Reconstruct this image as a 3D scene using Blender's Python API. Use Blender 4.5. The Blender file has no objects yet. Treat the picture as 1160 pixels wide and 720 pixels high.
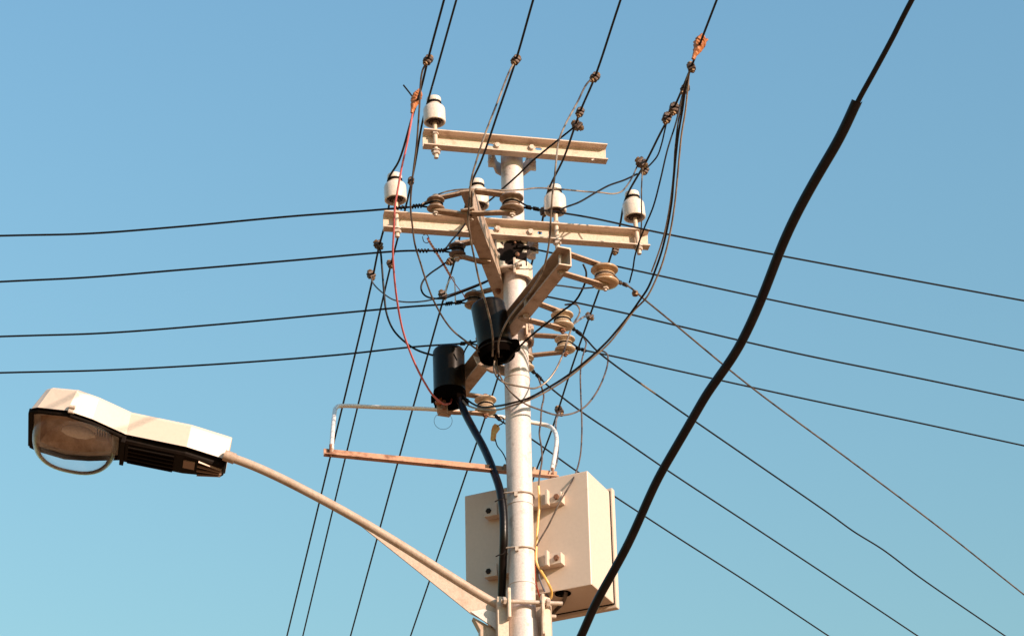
import bpy, bmesh, math, random
from math import sin, cos, radians, pi, sqrt
from mathutils import Vector, Matrix
random.seed(7)
S = bpy.context.scene
COL = S.collection

# ------------------------------------------------------------------ camera
FPX, PITCH, ROLL = 3000.0, radians(28), radians(1.36)
CAM = Vector((0, 0, 1.6))
YP = 13.2 * cos(PITCH)                       # how far off the pole stands
F = Vector((0, cos(PITCH), sin(PITCH)))
R0 = Vector((1, 0, 0)); U0 = Vector((0, -sin(PITCH), cos(PITCH)))
RV = cos(ROLL) * R0 - sin(ROLL) * U0
UV = sin(ROLL) * R0 + cos(ROLL) * U0
cam = bpy.data.cameras.new('camera')
cam.sensor_fit = 'HORIZONTAL'; cam.sensor_width = 36; cam.lens = FPX / 1160 * 36
cam.clip_end = 5000
co = bpy.data.objects.new('camera', cam); COL.objects.link(co)
m = Matrix((RV, UV, -F)).transposed().to_4x4(); m.translation = CAM
co.matrix_world = m
S.camera = co

# ------------------------------------------------------------------ sky, sun, exposure
SUN_AZ, SUN_EL = radians(130), radians(20)   # azimuth clockwise from +Y
world = bpy.data.worlds.new('World'); S.world = world; world.use_nodes = True
nt = world.node_tree; nt.nodes.clear()
sky = nt.nodes.new('ShaderNodeTexSky'); sky.sky_type = 'NISHITA'; sky.sun_disc = False
sky.sun_elevation = SUN_EL; sky.sun_rotation = SUN_AZ
sky.air_density = 3.0; sky.dust_density = 1.5; sky.ozone_density = 3.0; sky.altitude = 0
tint = nt.nodes.new('ShaderNodeVectorMath'); tint.operation = 'MULTIPLY'
tint.inputs[1].default_value = (0.60, 0.92, 1.36)         # the photograph's cyan colour balance
bg = nt.nodes.new('ShaderNodeBackground'); bg.inputs['Strength'].default_value = 0.134
wo = nt.nodes.new('ShaderNodeOutputWorld')
nt.links.new(sky.outputs[0], tint.inputs[0]); nt.links.new(tint.outputs[0], bg.inputs[0]); nt.links.new(bg.outputs[0], wo.inputs[0])
sl = bpy.data.lights.new('sun', 'SUN'); sl.energy = 5.0; sl.angle = radians(0.5); sl.color = (1.0, 0.755, 0.60)
so = bpy.data.objects.new('sun', sl); COL.objects.link(so)
SDIR = Vector((sin(SUN_AZ) * cos(SUN_EL), cos(SUN_AZ) * cos(SUN_EL), sin(SUN_EL)))
so.rotation_euler = SDIR.to_track_quat('Z', 'Y').to_euler(); so.location = SDIR * 30
S.view_settings.view_transform = 'Standard'; S.view_settings.look = 'None'
S.view_settings.gamma = 1; S.view_settings.use_curve_mapping = False
S.view_settings.exposure = 0.52

# ------------------------------------------------------------------ placing helpers
def ray(x, y): return F + RV * ((x - 580) / FPX) + UV * ((360 - y) / FPX)
def P(x, y, d=0.0):                          # on the upright plane d metres beyond the pole
    D = ray(x, y); return CAM + D * ((YP + d) / D.y)
def Z(x, y, z):                              # on the level plane at height z
    D = ray(x, y); return CAM + D * ((z - CAM.z) / D.z)
def V(x, y, o, n):                           # on any plane
    D = ray(x, y); return CAM + D * ((o - CAM).dot(n) / D.dot(n))

# ------------------------------------------------------------------ materials
def mat(name, col, rough=0.5, metal=0.0, noise=None, bump=0.0, spec=0.5, scale=40, sharp=None, rough2=None, coat=0, speck=(0.86, 1.08)):
    """noise=(second colour, amount low, amount high): a mottled second colour in object space"""
    M = bpy.data.materials.new(name); M.use_nodes = True
    t = M.node_tree; b = t.nodes['Principled BSDF']
    b.inputs['Base Color'].default_value = (*col, 1); b.inputs['Roughness'].default_value = rough
    b.inputs['Metallic'].default_value = metal; b.inputs['Specular IOR Level'].default_value = spec
    if coat: b.inputs['Coat Weight'].default_value = coat; b.inputs['Coat Roughness'].default_value = 0.08
    tc = t.nodes.new('ShaderNodeTexCoord')
    src = tc.outputs['Object']
    if noise:
        c2, lo, hi = noise
        n = t.nodes.new('ShaderNodeTexNoise'); n.inputs['Scale'].default_value = scale
        n.inputs['Detail'].default_value = 8; n.inputs['Roughness'].default_value = 0.65
        t.links.new(src, n.inputs['Vector'])
        r = t.nodes.new('ShaderNodeMapRange'); r.inputs['From Min'].default_value = lo; r.inputs['From Max'].default_value = hi
        t.links.new(n.outputs['Fac'], r.inputs['Value'])
        mx = t.nodes.new('ShaderNodeMix'); mx.data_type = 'RGBA'
        mx.inputs['A'].default_value = (*col, 1); mx.inputs['B'].default_value = (*c2, 1)
        t.links.new(r.outputs[0], mx.inputs['Factor']); 
        last = mx.outputs['Result']
        # finer speckle on top
        n2 = t.nodes.new('ShaderNodeTexNoise'); n2.inputs['Scale'].default_value = scale * 7; n2.inputs['Detail'].default_value = 4
        t.links.new(src, n2.inputs['Vector'])
        r2 = t.nodes.new('ShaderNodeMapRange'); r2.inputs['From Min'].default_value = 0.3; r2.inputs['From Max'].default_value = 0.7
        r2.inputs['To Min'].default_value = speck[0]; r2.inputs['To Max'].default_value = speck[1]
        t.links.new(n2.outputs['Fac'], r2.inputs['Value'])
        mu = t.nodes.new('ShaderNodeVectorMath'); mu.operation = 'SCALE'
        t.links.new(last, mu.inputs[0]); t.links.new(r2.outputs[0], mu.inputs['Scale'])
        t.links.new(mu.outputs[0], b.inputs['Base Color'])
        if rough2 is not None:
            rr = t.nodes.new('ShaderNodeMapRange'); rr.inputs['To Min'].default_value = rough; rr.inputs['To Max'].default_value = rough2
            t.links.new(r.outputs[0], rr.inputs['Value']); t.links.new(rr.outputs[0], b.inputs['Roughness'])
        if bump:
            bp = t.nodes.new('ShaderNodeBump'); bp.inputs['Strength'].default_value = bump; bp.inputs['Distance'].default_value = 0.004
            t.links.new(n2.outputs['Fac'], bp.inputs['Height']); t.links.new(bp.outputs[0], b.inputs['Normal'])
    return M

POLE = mat('galvanised_pole', (0.62, 0.555, 0.53), 0.48, 0.0, ((0.34, 0.26, 0.23), 0.57, 0.72), 0.25, scale=16)
ARM = mat('cream_painted_steel', (0.60, 0.475, 0.375), 0.5, 0.0, ((0.36, 0.22, 0.13), 0.55, 0.74), 0.15, scale=14)
ARMD = mat('weathered_steel', (0.47, 0.35, 0.265), 0.5, 0.1, ((0.27, 0.165, 0.10), 0.48, 0.70), 0.2, scale=18)
STRAP = mat('strap_steel', (0.33, 0.225, 0.15), 0.5, 0.15, ((0.20, 0.115, 0.06), 0.48, 0.68), 0.2, scale=35)
BOLT = mat('bolt_zinc', (0.54, 0.45, 0.38), 0.45, 0.2, ((0.30, 0.18, 0.10), 0.50, 0.68), 0.1, scale=60)
RUSTB = mat('rusty_bolt', (0.26, 0.12, 0.065), 0.75, 0.0, ((0.13, 0.055, 0.03), 0.45, 0.6), 0.3, scale=90)
PORC = mat('white_porcelain', (0.72, 0.62, 0.53), 0.18, 0.0, ((0.48, 0.35, 0.24), 0.56, 0.82), 0.0, scale=16, coat=0.4)
PORCG = mat('weathered_porcelain', (0.31, 0.215, 0.15), 0.3, 0.0, ((0.16, 0.10, 0.06), 0.46, 0.68), 0.05, scale=30, coat=0.3)
PORCD = mat('grey_porcelain', (0.13, 0.10, 0.09), 0.3, 0.0, ((0.06, 0.045, 0.04), 0.48, 0.7), 0.05, scale=30, coat=0.3)
PORCW = mat('pale_porcelain', (0.58, 0.46, 0.33), 0.25, 0.0, ((0.36, 0.24, 0.14), 0.48, 0.72), 0.05, scale=24, coat=0.4)
PORCT = mat('tan_porcelain', (0.50, 0.33, 0.19), 0.28, 0.0, ((0.30, 0.18, 0.09), 0.48, 0.72), 0.05, scale=24, coat=0.4)
CAVE = mat('dark_cavity_fill', (0.10, 0.06, 0.045), 0.85, 0.0, ((0.05, 0.03, 0.02), 0.45, 0.6), 0.2, scale=60)  # dark brown fill inside the insulator bell's cavity
BLACK = mat('black_insulation', (0.006, 0.0045, 0.004), 0.45, 0.0, spec=0.15)
WIRE = mat('weathered_black_wire', (0.010, 0.007, 0.006), 0.5, 0.0, ((0.022, 0.015, 0.011), 0.5, 0.7), 0.0, scale=14, spec=0.15)
GREYW = mat('grey_wire_with_glints', (0.30, 0.235, 0.185), 0.42, 0.3, ((0.05, 0.034, 0.026), 0.44, 0.60), 0.0, scale=12)  # weathered grey, lightened so the colour carries the wires' sun highlights
TANW = mat('bare_tan_strand', (0.36, 0.28, 0.215), 0.42, 0.2, ((0.16, 0.11, 0.08), 0.48, 0.66), 0.0, scale=10)
BROWNW = mat('brown_wire', (0.12, 0.085, 0.065), 0.45, 0.0, ((0.03, 0.018, 0.014), 0.45, 0.62), 0.0, scale=14)  # brown lifted slightly to paint in sun highlights along the wires
PINK = mat('faded_red_insulation', (0.62, 0.16, 0.16), 0.5, 0.0, ((0.45, 0.08, 0.09), 0.5, 0.7), 0.0, scale=12)
YEL = mat('yellow_insulation', (0.72, 0.42, 0.10), 0.45, 0.0, ((0.62, 0.5, 0.28), 0.5, 0.75), 0.0, scale=10)
REDW = mat('red_insulation', (0.5, 0.08, 0.04), 0.5)
BLUEG = mat('slate_insulation', (0.10, 0.11, 0.15), 0.5)
TAPE = mat('orange_tape', (0.47, 0.165, 0.05), 0.5, 0.0, ((0.24, 0.065, 0.022), 0.48, 0.62), 0.3, scale=40)
TAGM = mat('tag_plastic', (0.72, 0.26, 0.05), 0.5, 0.0, ((0.70, 0.46, 0.14), 0.42, 0.58), 0.1, scale=30)
CLAMP = mat('bronze_clamp', (0.085, 0.050, 0.032), 0.5, 0.3, ((0.03, 0.017, 0.012), 0.45, 0.65), 0.2, scale=90)
CLAMPY = mat('brass_clamp', (0.20, 0.115, 0.05), 0.45, 0.4, ((0.07, 0.035, 0.02), 0.48, 0.68), 0.2, scale=90)
BPLAS = mat('black_plastic_shell', (0.007, 0.0042, 0.002), 0.30, 0.0, ((0.032, 0.018, 0.005), 0.47, 0.74), 0.05, scale=8, spec=0.17, rough2=0.42)
SHROUD = mat('dark_rubber', (0.0035, 0.0022, 0.0018), 0.8, 0.0, spec=0.0)
WPIPE = mat('white_pipe', (0.80, 0.72, 0.65), 0.4)
RUSTA = mat('rusty_angle', (0.48, 0.26, 0.165), 0.7, 0.0, ((0.20, 0.085, 0.045), 0.50, 0.62), 0.3, scale=9)
BOXM = mat('cream_cabinet', (0.60, 0.485, 0.40), 0.42, 0.0, ((0.46, 0.34, 0.25), 0.66, 0.82), 0.0, scale=9, speck=(0.965, 1.02))
HOLE_SHADE = mat('hole_shade_paint', (0.012, 0.009, 0.007), 0.9)  # near-black colour standing in for the shade inside holes
LAMPW = mat('cream_lamp_paint', (0.60, 0.495, 0.415), 0.40, 0.0, ((0.46, 0.35, 0.27), 0.66, 0.84), 0.0, scale=12, speck=(0.965, 1.02))
LAMPB = mat('dark_brown_lamp_base', (0.008, 0.0045, 0.003), 0.6, 0.0, ((0.016, 0.009, 0.006), 0.5, 0.75), 0.1, scale=25, spec=0.08)
LAMPS = mat('lamp_metal_plate', (0.30, 0.20, 0.15), 0.45, 0.2)
ARMP = mat('lamp_arm_paint', (0.50, 0.38, 0.30), 0.45, 0.1, ((0.37, 0.25, 0.17), 0.5, 0.75), 0.1, scale=12)
REFL = mat('lamp_reflector', (0.50, 0.36, 0.26), 0.30, 0.45, ((0.28, 0.17, 0.11), 0.45, 0.7), 0.0, scale=14)
GASK = mat('lamp_rim', (0.44, 0.37, 0.32), 0.5, 0.0, ((0.28, 0.2, 0.15), 0.5, 0.7), 0.0, scale=25)
GND = mat('dry_ground', (0.31, 0.155, 0.065), 0.95, 0.0, ((0.21, 0.10, 0.04), 0.45, 0.6), 0.3, scale=0.6)
SLEEVE = mat('black_cable_sleeve', (0.004, 0.0022, 0.0022), 0.32, 0.0, ((0.008, 0.0045, 0.004), 0.45, 0.7), 0.15, scale=25, spec=0.22)

def glass():
    M = bpy.data.materials.new('clear_lamp_bowl'); M.use_nodes = True
    t = M.node_tree; t.nodes.remove(t.nodes['Principled BSDF']); o = t.nodes['Material Output']
    tr = t.nodes.new('ShaderNodeBsdfTransparent'); tr.inputs[0].default_value = (0.965, 0.965, 0.97, 1)
    gl = t.nodes.new('ShaderNodeBsdfGlossy'); gl.inputs['Roughness'].default_value = 0.06
    d1_ = t.nodes.new('ShaderNodeBsdfDiffuse'); d1_.inputs[0].default_value = (0.88, 0.85, 0.82, 1)
    d2_ = t.nodes.new('ShaderNodeBsdfTranslucent'); d2_.inputs[0].default_value = (0.88, 0.85, 0.82, 1)
    df = t.nodes.new('ShaderNodeMixShader'); df.inputs[0].default_value = 0.55
    t.links.new(d1_.outputs[0], df.inputs[1]); t.links.new(d2_.outputs[0], df.inputs[2])
    lw = t.nodes.new('ShaderNodeLayerWeight'); lw.inputs[0].default_value = 0.5
    lw2 = t.nodes.new('ShaderNodeLayerWeight'); lw2.inputs[0].default_value = 0.14
    m1 = t.nodes.new('ShaderNodeMixShader'); m2 = t.nodes.new('ShaderNodeMixShader')
    cr = t.nodes.new('ShaderNodeMapRange'); cr.inputs['From Min'].default_value = 0.66; cr.inputs['To Min'].default_value = 0.05; cr.inputs['From Max'].default_value = 1.0
    cr.inputs['To Max'].default_value = 0.85  # white diffuse at grazing edges paints in the bowl's soft reflections
    t.links.new(lw.outputs['Facing'], cr.inputs['Value'])
    t.links.new(cr.outputs[0], m1.inputs[0]); t.links.new(tr.outputs[0], m1.inputs[1]); t.links.new(df.outputs[0], m1.inputs[2])
    t.links.new(lw2.outputs['Fresnel'], m2.inputs[0]); t.links.new(m1.outputs[0], m2.inputs[1]); t.links.new(gl.outputs[0], m2.inputs[2])
    t.links.new(m2.outputs[0], o.inputs[0])
    return M
GLASS = glass()

def stripe():
    M = bpy.data.materials.new('red_white_twist'); M.use_nodes = True
    t = M.node_tree; b = t.nodes['Principled BSDF']; b.inputs['Roughness'].default_value = 0.5
    uv = t.nodes.new('ShaderNodeUVMap')
    sp = t.nodes.new('ShaderNodeSeparateXYZ'); t.links.new(uv.outputs[0], sp.inputs[0])
    a = t.nodes.new('ShaderNodeMath'); a.operation = 'ADD'; t.links.new(sp.outputs[0], a.inputs[0])
    mu = t.nodes.new('ShaderNodeMath'); mu.operation = 'MULTIPLY'; mu.inputs[1].default_value = 55; t.links.new(sp.outputs[1], mu.inputs[0]); t.links.new(mu.outputs[0], a.inputs[1])
    fr = t.nodes.new('ShaderNodeMath'); fr.operation = 'FRACT'; t.links.new(a.outputs[0], fr.inputs[0])
    gt = t.nodes.new('ShaderNodeMath'); gt.operation = 'GREATER_THAN'; gt.inputs[1].default_value = 0.5; t.links.new(fr.outputs[0], gt.inputs[0])
    mx = t.nodes.new('ShaderNodeMix'); mx.data_type = 'RGBA'; t.links.new(gt.outputs[0], mx.inputs['Factor'])
    mx.inputs['A'].default_value = (0.55, 0.10, 0.10, 1); mx.inputs['B'].default_value = (0.7, 0.62, 0.56, 1)
    t.links.new(mx.outputs['Result'], b.inputs['Base Color'])
    return M
TWIST = stripe()

def saddle_mat():      # white paint with one big ragged dark patch where it has rusted through
    M = mat('peeling_saddle', (0.66, 0.58, 0.50), 0.75, spec=0.12)
    t = M.node_tree; b = t.nodes['Principled BSDF']; tc = [n for n in t.nodes if n.type == 'TEX_COORD'][0]
    n = t.nodes.new('ShaderNodeTexNoise'); n.inputs['Scale'].default_value = 22; n.inputs['Detail'].default_value = 6
    t.links.new(tc.outputs['Object'], n.inputs['Vector'])
    ds = t.nodes.new('ShaderNodeVectorMath'); ds.operation = 'DISTANCE'; ds.inputs[1].default_value = (0.020, -0.055, -0.008)
    t.links.new(tc.outputs['Object'], ds.inputs[0])
    ma = t.nodes.new('ShaderNodeMath'); ma.operation = 'MULTIPLY_ADD'; ma.inputs[1].default_value = 0.13
    t.links.new(n.outputs['Fac'], ma.inputs[0]); t.links.new(ds.outputs['Value'], ma.inputs[2])
    lt = t.nodes.new('ShaderNodeMapRange'); lt.inputs['From Min'].default_value = 0.150; lt.inputs['From Max'].default_value = 0.141
    t.links.new(ma.outputs[0], lt.inputs['Value'])
    mx = t.nodes.new('ShaderNodeMix'); mx.data_type = 'RGBA'; t.links.new(lt.outputs[0], mx.inputs['Factor'])
    mx.inputs['A'].default_value = (0.66, 0.58, 0.50, 1); mx.inputs['B'].default_value = (0.007, 0.003, 0.002, 1)
    t.links.new(mx.outputs['Result'], b.inputs['Base Color'])
    return M
SADDLE = saddle_mat()

# ------------------------------------------------------------------ object helpers
def tag(o, label, cat, group=None, kind=None):
    o['label'] = label
    if cat: o['category'] = cat
    if group: o['group'] = group
    if kind: o['kind'] = kind
    return o

def thing(name, label, cat, loc, group=None):
    o = bpy.data.objects.new(name, None); COL.objects.link(o); o.location = loc
    o.empty_display_size = 0.05
    return tag(o, label, cat, group)

def root_loc(o):
    v = Vector(o.location)
    while o.parent: o = o.parent; v = v + Vector(o.location)
    return v

def obj(name, bm, material, parent=None, smooth=True, label=None, bevel=0):
    me = bpy.data.meshes.new(name)
    if parent is not None: off = root_loc(parent)
    else:
        off = Vector((0, 0, 0))
        for v in bm.verts: off = off + v.co
        off = off / max(1, len(bm.verts))
    bmesh.ops.translate(bm, verts=bm.verts, vec=-off)
    bmesh.ops.recalc_face_normals(bm, faces=bm.faces)
    bm.to_mesh(me); bm.free()
    me.materials.append(material)
    for p in me.polygons: p.use_smooth = smooth
    if smooth and hasattr(me, 'set_sharp_from_angle'): me.set_sharp_from_angle(angle=radians(38))
    o = bpy.data.objects.new(name, me); COL.objects.link(o)
    if parent is not None: o.parent = parent
    else: o.location = off
    if bevel:
        b = o.modifiers.new('bevel', 'BEVEL'); b.width = bevel; b.segments = 2; b.limit_method = 'ANGLE'; b.angle_limit = radians(40)
    if label: o['label'] = label
    return o

def basis(axis, hint=Vector((0, 0, 1))):
    a = axis.normalized()
    if abs(a.dot(hint)) > 0.97: hint = Vector((0, 1, 0))
    s = a.cross(hint).normalized(); t = s.cross(a).normalized()
    return a, s, t

def smooth_path(pts, n=8):
    pts = [Vector(p) for p in pts]
    if len(pts) < 3: return pts
    ex = [pts[0] * 2 - pts[1]] + pts + [pts[-1] * 2 - pts[-2]]
    out = []
    for i in range(1, len(ex) - 2):
        p0, p1, p2, p3 = ex[i - 1:i + 3]
        # centripetal spacing keeps uneven points from overshooting
        d1 = max((p1 - p0).length ** .5, 1e-4); d2 = max((p2 - p1).length ** .5, 1e-4); d3 = max((p3 - p2).length ** .5, 1e-4)
        m1 = ((p1 - p0) / d1 - (p2 - p0) / (d1 + d2) + (p2 - p1) / d2) * d2
        m2 = ((p2 - p1) / d2 - (p3 - p1) / (d2 + d3) + (p3 - p2) / d3) * d2
        for k in range(n):
            t = k / n; t2 = t * t; t3 = t2 * t
            out.append(p1 * (2 * t3 - 3 * t2 + 1) + m1 * (t3 - 2 * t2 + t) + p2 * (-2 * t3 + 3 * t2) + m2 * (t3 - t2))
    out.append(pts[-1])
    return out

def tube(bm, pts, r, n=8, cap=True, uv=False):
    pts = [Vector(p) for p in pts]
    rr = r if callable(r) else (lambda t: r)
    N = len(pts); rings = []
    tan0 = (pts[1] - pts[0]).normalized(); _, s, _t = basis(tan0)
    L = 0; lens = []
    for i, p in enumerate(pts):
        if i: L += (p - pts[i - 1]).length
        lens.append(L)
        a = pts[max(i - 1, 0)]; b = pts[min(i + 1, N - 1)]
        t = (b - a)
        t = t.normalized() if t.length > 1e-9 else tan0
        s = (s - t * s.dot(t)).normalized(); u = t.cross(s)
        q = rr(i / (N - 1))
        rings.append([bm.verts.new(p + (s * cos(2 * pi * k / n) + u * sin(2 * pi * k / n)) * q) for k in range(n)])
    lay = bm.loops.layers.uv.verify() if uv else None
    for i in range(N - 1):
        for k in range(n):
            f = bm.faces.new((rings[i][k], rings[i][(k + 1) % n], rings[i + 1][(k + 1) % n], rings[i + 1][k]))
            if uv:
                for lp, (uu, vv) in zip(f.loops, ((k / n, lens[i]), ((k + 1) / n, lens[i]), ((k + 1) / n, lens[i + 1]), (k / n, lens[i + 1]))): lp[lay].uv = (uu, vv)
    if cap:
        bm.faces.new(rings[0][::-1]); bm.faces.new(rings[-1])
    return bm

def tube_bm(pts, r, n=8, **k): return tube(bmesh.new(), pts, r, n, **k)
def rod(bm, a, b, r, n=12): return tube(bm, [a, b], r, n)

def obox(bm, c, ax, ay, az, sx, sy, sz):     # oriented box, full sizes
    vs = []
    for i in (-.5, .5):
        for j in (-.5, .5):
            for k in (-.5, .5): vs.append(bm.verts.new(c + ax * (i * sx) + ay * (j * sy) + az * (k * sz)))
    for f in ((0, 1, 3, 2), (4, 6, 7, 5), (0, 4, 5, 1), (2, 3, 7, 6), (0, 2, 6, 4), (1, 5, 7, 3)): bm.faces.new([vs[i] for i in f])
    return bm

def lathe(bm, o, axis, prof, n=32, hint=Vector((0, 0, 1))):
    a, s, t = basis(axis, hint); rings = []
    for r, h in prof:
        if r < 1e-6: rings.append([bm.verts.new(o + a * h)])
        else: rings.append([bm.verts.new(o + a * h + (s * cos(2 * pi * k / n) + t * sin(2 * pi * k / n)) * r) for k in range(n)])
    for i in range(len(rings) - 1):
        A, B = rings[i], rings[i + 1]
        for k in range(n):
            l = (k + 1) % n
            if len(A) == 1 and len(B) == 1: continue
            if len(A) == 1: bm.faces.new((A[0], B[k], B[l]))
            elif len(B) == 1: bm.faces.new((A[k], A[l], B[0]))
            else: bm.faces.new((A[k], A[l], B[l], B[k]))
    return bm

def hexnut(bm, o, axis, r, h):
    return lathe(bm, o, axis, [(0, 0), (r * .9, 0), (r, h * .12), (r, h * .88), (r * .9, h), (0, h)], 6)

def prism(bm, poly, up):                      # polygon (world points) pushed along a vector
    A = [bm.verts.new(p) for p in poly]; B = [bm.verts.new(p + up) for p in poly]
    n = len(A)
    bm.faces.new(A[::-1]); bm.faces.new(B)
    for i in range(n): bm.faces.new((A[i], A[(i + 1) % n], B[(i + 1) % n], B[i]))
    return bm

def channel_bm(p0, p1, odir, H, W, t):        # C section: web at the back, open towards odir, centred on p0-p1 in height
    a = (p1 - p0).normalized(); up = Vector((0, 0, 1)); o = (odir - a * odir.dot(a)).normalized()
    prof = [(0, -H / 2), (W, -H / 2), (W, -H / 2 + t), (t * 1.6, -H / 2 + t * 1.2), (t, -H / 2 + t * 2), (t, H / 2 - t * 2), (t * 1.6, H / 2 - t * 1.2), (W, H / 2 - t), (W, H / 2), (0, H / 2)]
    return prism(bmesh.new(), [p0 + o * x + up * z for x, z in prof], p1 - p0)

def coil_pts(a, b, r, turns, n=10):
    ax, s, t = basis(b - a); N = int(turns * n)
    return [a.lerp(b, i / N) + (s * cos(2 * pi * i / n) + t * sin(2 * pi * i / n)) * r for i in range(N + 1)]

UP = Vector((0, 0, 1))

# ------------------------------------------------------------------ ground
bm = bmesh.new()
g = 3000
bm.faces.new([bm.verts.new((x, y, 0)) for x, y in ((-g, -g), (g, -g), (g, g), (-g, g))])
o = obj('ground', bm, GND, smooth=False); o['kind'] = 'structure'; o['label'] = 'dry ground below the pole'

# ------------------------------------------------------------------ the pole
PX = 0.0178; PC = Vector((PX, YP, 0)); PR = 0.0625
ztop = P(580, 172).z
pole = thing('utility_pole', 'tall pale steel pole carrying crossarms, insulators and a cream cabinet', 'utility pole', PC)
zj = P(590, 703).z
prof = [(0, 0), (0.085, 0), (0.08, zj - 1.5), (0.070, zj - 0.03), (PR + .006, zj - 0.004), (PR, zj), (PR - .001, zj + .4), (PR, P(588, 440).z), (PR - .004, P(588, 380).z), (PR - .006, ztop), (0, ztop)]
obj('shaft', lathe(bmesh.new(), PC, UP, prof, 48), POLE, pole)
# seam rings and cable ties
for k, (px, py) in enumerate(((590, 663), (588, 573), (588.6, 430))):
    z = P(px, py).z
    obj('weld_ring', lathe(bmesh.new(), PC + UP * z, UP, [(PR - .002, -.004), (PR + .0025, -.002), (PR + .0025, .002), (PR - .002, .004)], 48), POLE, pole)

def crossarm(pa, pb, depth, pole_px, name, label, H=0.095, W=0.053):
    z = P(*pole_px, depth).z
    a, b = Z(*pa, z), Z(*pb, z)
    d = (b - a).normalized(); o = Vector((d.y, -d.x, 0))
    a2 = a - o * (W * .5); b2 = b - o * (W * .5)
    ch = obj(name, channel_bm(a2, b2, o, H, W, 0.007), ARM, pole, smooth=False, label=label, bevel=.0012)
    return dict(a=a, b=b, d=d, o=o, z=z, H=H, W=W, ob=ch)
CA1 = crossarm((479.5, 157), (687.3, 174.5), -.1, (581, 166), 'crossarm', 'short upper cream steel channel crossarm at the pole top')
CA2 = crossarm((434.6, 250), (735, 271.5), -.1, (583, 260), 'crossarm', 'long cream steel channel crossarm just below the top one')

def web_bolt(ca, px, py, hole=None):
    o = ca['o']; n = o
    p = V(px, py, ca['a'] - o * (ca['W'] * .5 - .007), n)
    b = bmesh.new(); hexnut(b, p, o, .0155, .014); lathe(b, p, o, [(0, 0), (.019, 0), (.019, .003), (0, .003)], 20)
    rod(b, p - o * .008, p - o * .16, .008)
    hexnut(b, p - o * .155, -o, .0155, .014)
    obj('bolt', b, BOLT, ca['ob'], smooth=False)
def web_hole(ca, px, py, L=.016, r=.0075):
    o = ca['o']; p = V(px, py, ca['a'] - o * (ca['W'] * .5 - .0072), o)
    b = bmesh.new(); d = ca['d']
    n = 10; pts = []
    for k in range(n): a = pi / 2 + pi * k / (n - 1); pts.append(p - d * L * .5 + d * (cos(a) * r) + UP * (sin(a) * r))
    for k in range(n): a = -pi / 2 + pi * k / (n - 1); pts.append(p + d * L * .5 + d * (cos(a) * r) + UP * (sin(a) * r))
    return prism(b, pts, o * -.02)
# real slots are cut through the webs
def cut(ob, b, root):
    me = bpy.data.meshes.new('cutter'); bmesh.ops.translate(b, verts=b.verts, vec=-root_loc(root)); bmesh.ops.recalc_face_normals(b, faces=b.faces); b.to_mesh(me); b.free()
    c = bpy.data.objects.new('cutter', me); COL.objects.link(c); c.parent = root
    bpy.context.view_layer.update()
    md = ob.modifiers.new('cut', 'BOOLEAN'); md.operation = 'DIFFERENCE'; md.object = c; md.solver = 'EXACT'
    dg = bpy.context.evaluated_depsgraph_get(); dg.update()
    new = bpy.data.meshes.new_from_object(ob.evaluated_get(dg))
    ob.modifiers.clear(); old = ob.data; ob.data = new; bpy.data.meshes.remove(old)
    bpy.data.objects.remove(c); bpy.data.meshes.remove(me)

def both(b1, *rest):
    for r in rest:
        me = bpy.data.meshes.new('t'); r.to_mesh(me); r.free(); b1.from_mesh(me); bpy.data.meshes.remove(me)
    return b1
def flange_hole(ca, px, py, dz):
    p = Z(px, py, ca['z'] - ca['H'] / 2)
    return lathe(bmesh.new(), p - UP * .02, UP, [(0, 0), (.009, 0), (.009, .04), (0, .04)], 14)
cut(CA1['ob'], both(web_hole(CA1, 555.5, 163.8, .018, .0085), web_hole(CA1, 610, 168.6, .018, .0085)), pole)
cut(CA1['ob'], both(web_hole(CA1, 670, 166, .002), flange_hole(CA1, 672, 181, 0)), pole)
cut(CA2['ob'], both(web_hole(CA2, 556.5, 258.2, .020, .009), web_hole(CA2, 611.5, 263.6, .008, .009)), pole)
for px, py in ((563, 165), (602, 167.5)): web_bolt(CA1, px, py)
for px, py in ((563.5, 259.5), (601, 263)): web_bolt(CA2, px, py)

# back clamp plates behind the pole, one per crossarm
def clamp_plate(ca, pole_px):
    d, o = ca['d'], ca['o']; c = Vector((PX, YP, ca['z'] - .02)) - o * .055
    b = bmesh.new()
    prof = [(-.125, .012), (-.09, .012), (-.066, -.045), (-.03, -.073), (.03, -.073), (.066, -.045), (.09, .012), (.125, .012), (.125, .0), (.098, .0), (.075, -.054), (.035, -.083), (-.035, -.083), (-.075, -.054), (-.098, 0), (-.125, 0)]
    poly = [Vector((PX, YP, ca['z'] - .075)) + d * x + o * y for x, y in prof]
    prism(b, poly, UP * .07)
    obj('clamp_plate', b, POLE, pole, bevel=.002)
    for s in (-1, 1):
        b = bmesh.new(); q = Vector((PX, YP, ca['z'] - .035)) + d * (s * .108)
        rod(b, q - o * .03, q + o * .05, .008, 10); hexnut(b, q, -o, .017, .016); hexnut(b, q + o * .0125, o, .016, .014)
        obj('clamp_bolt', b, BOLT, pole, smooth=False)
clamp_plate(CA1, None); clamp_plate(CA2, None)

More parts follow.
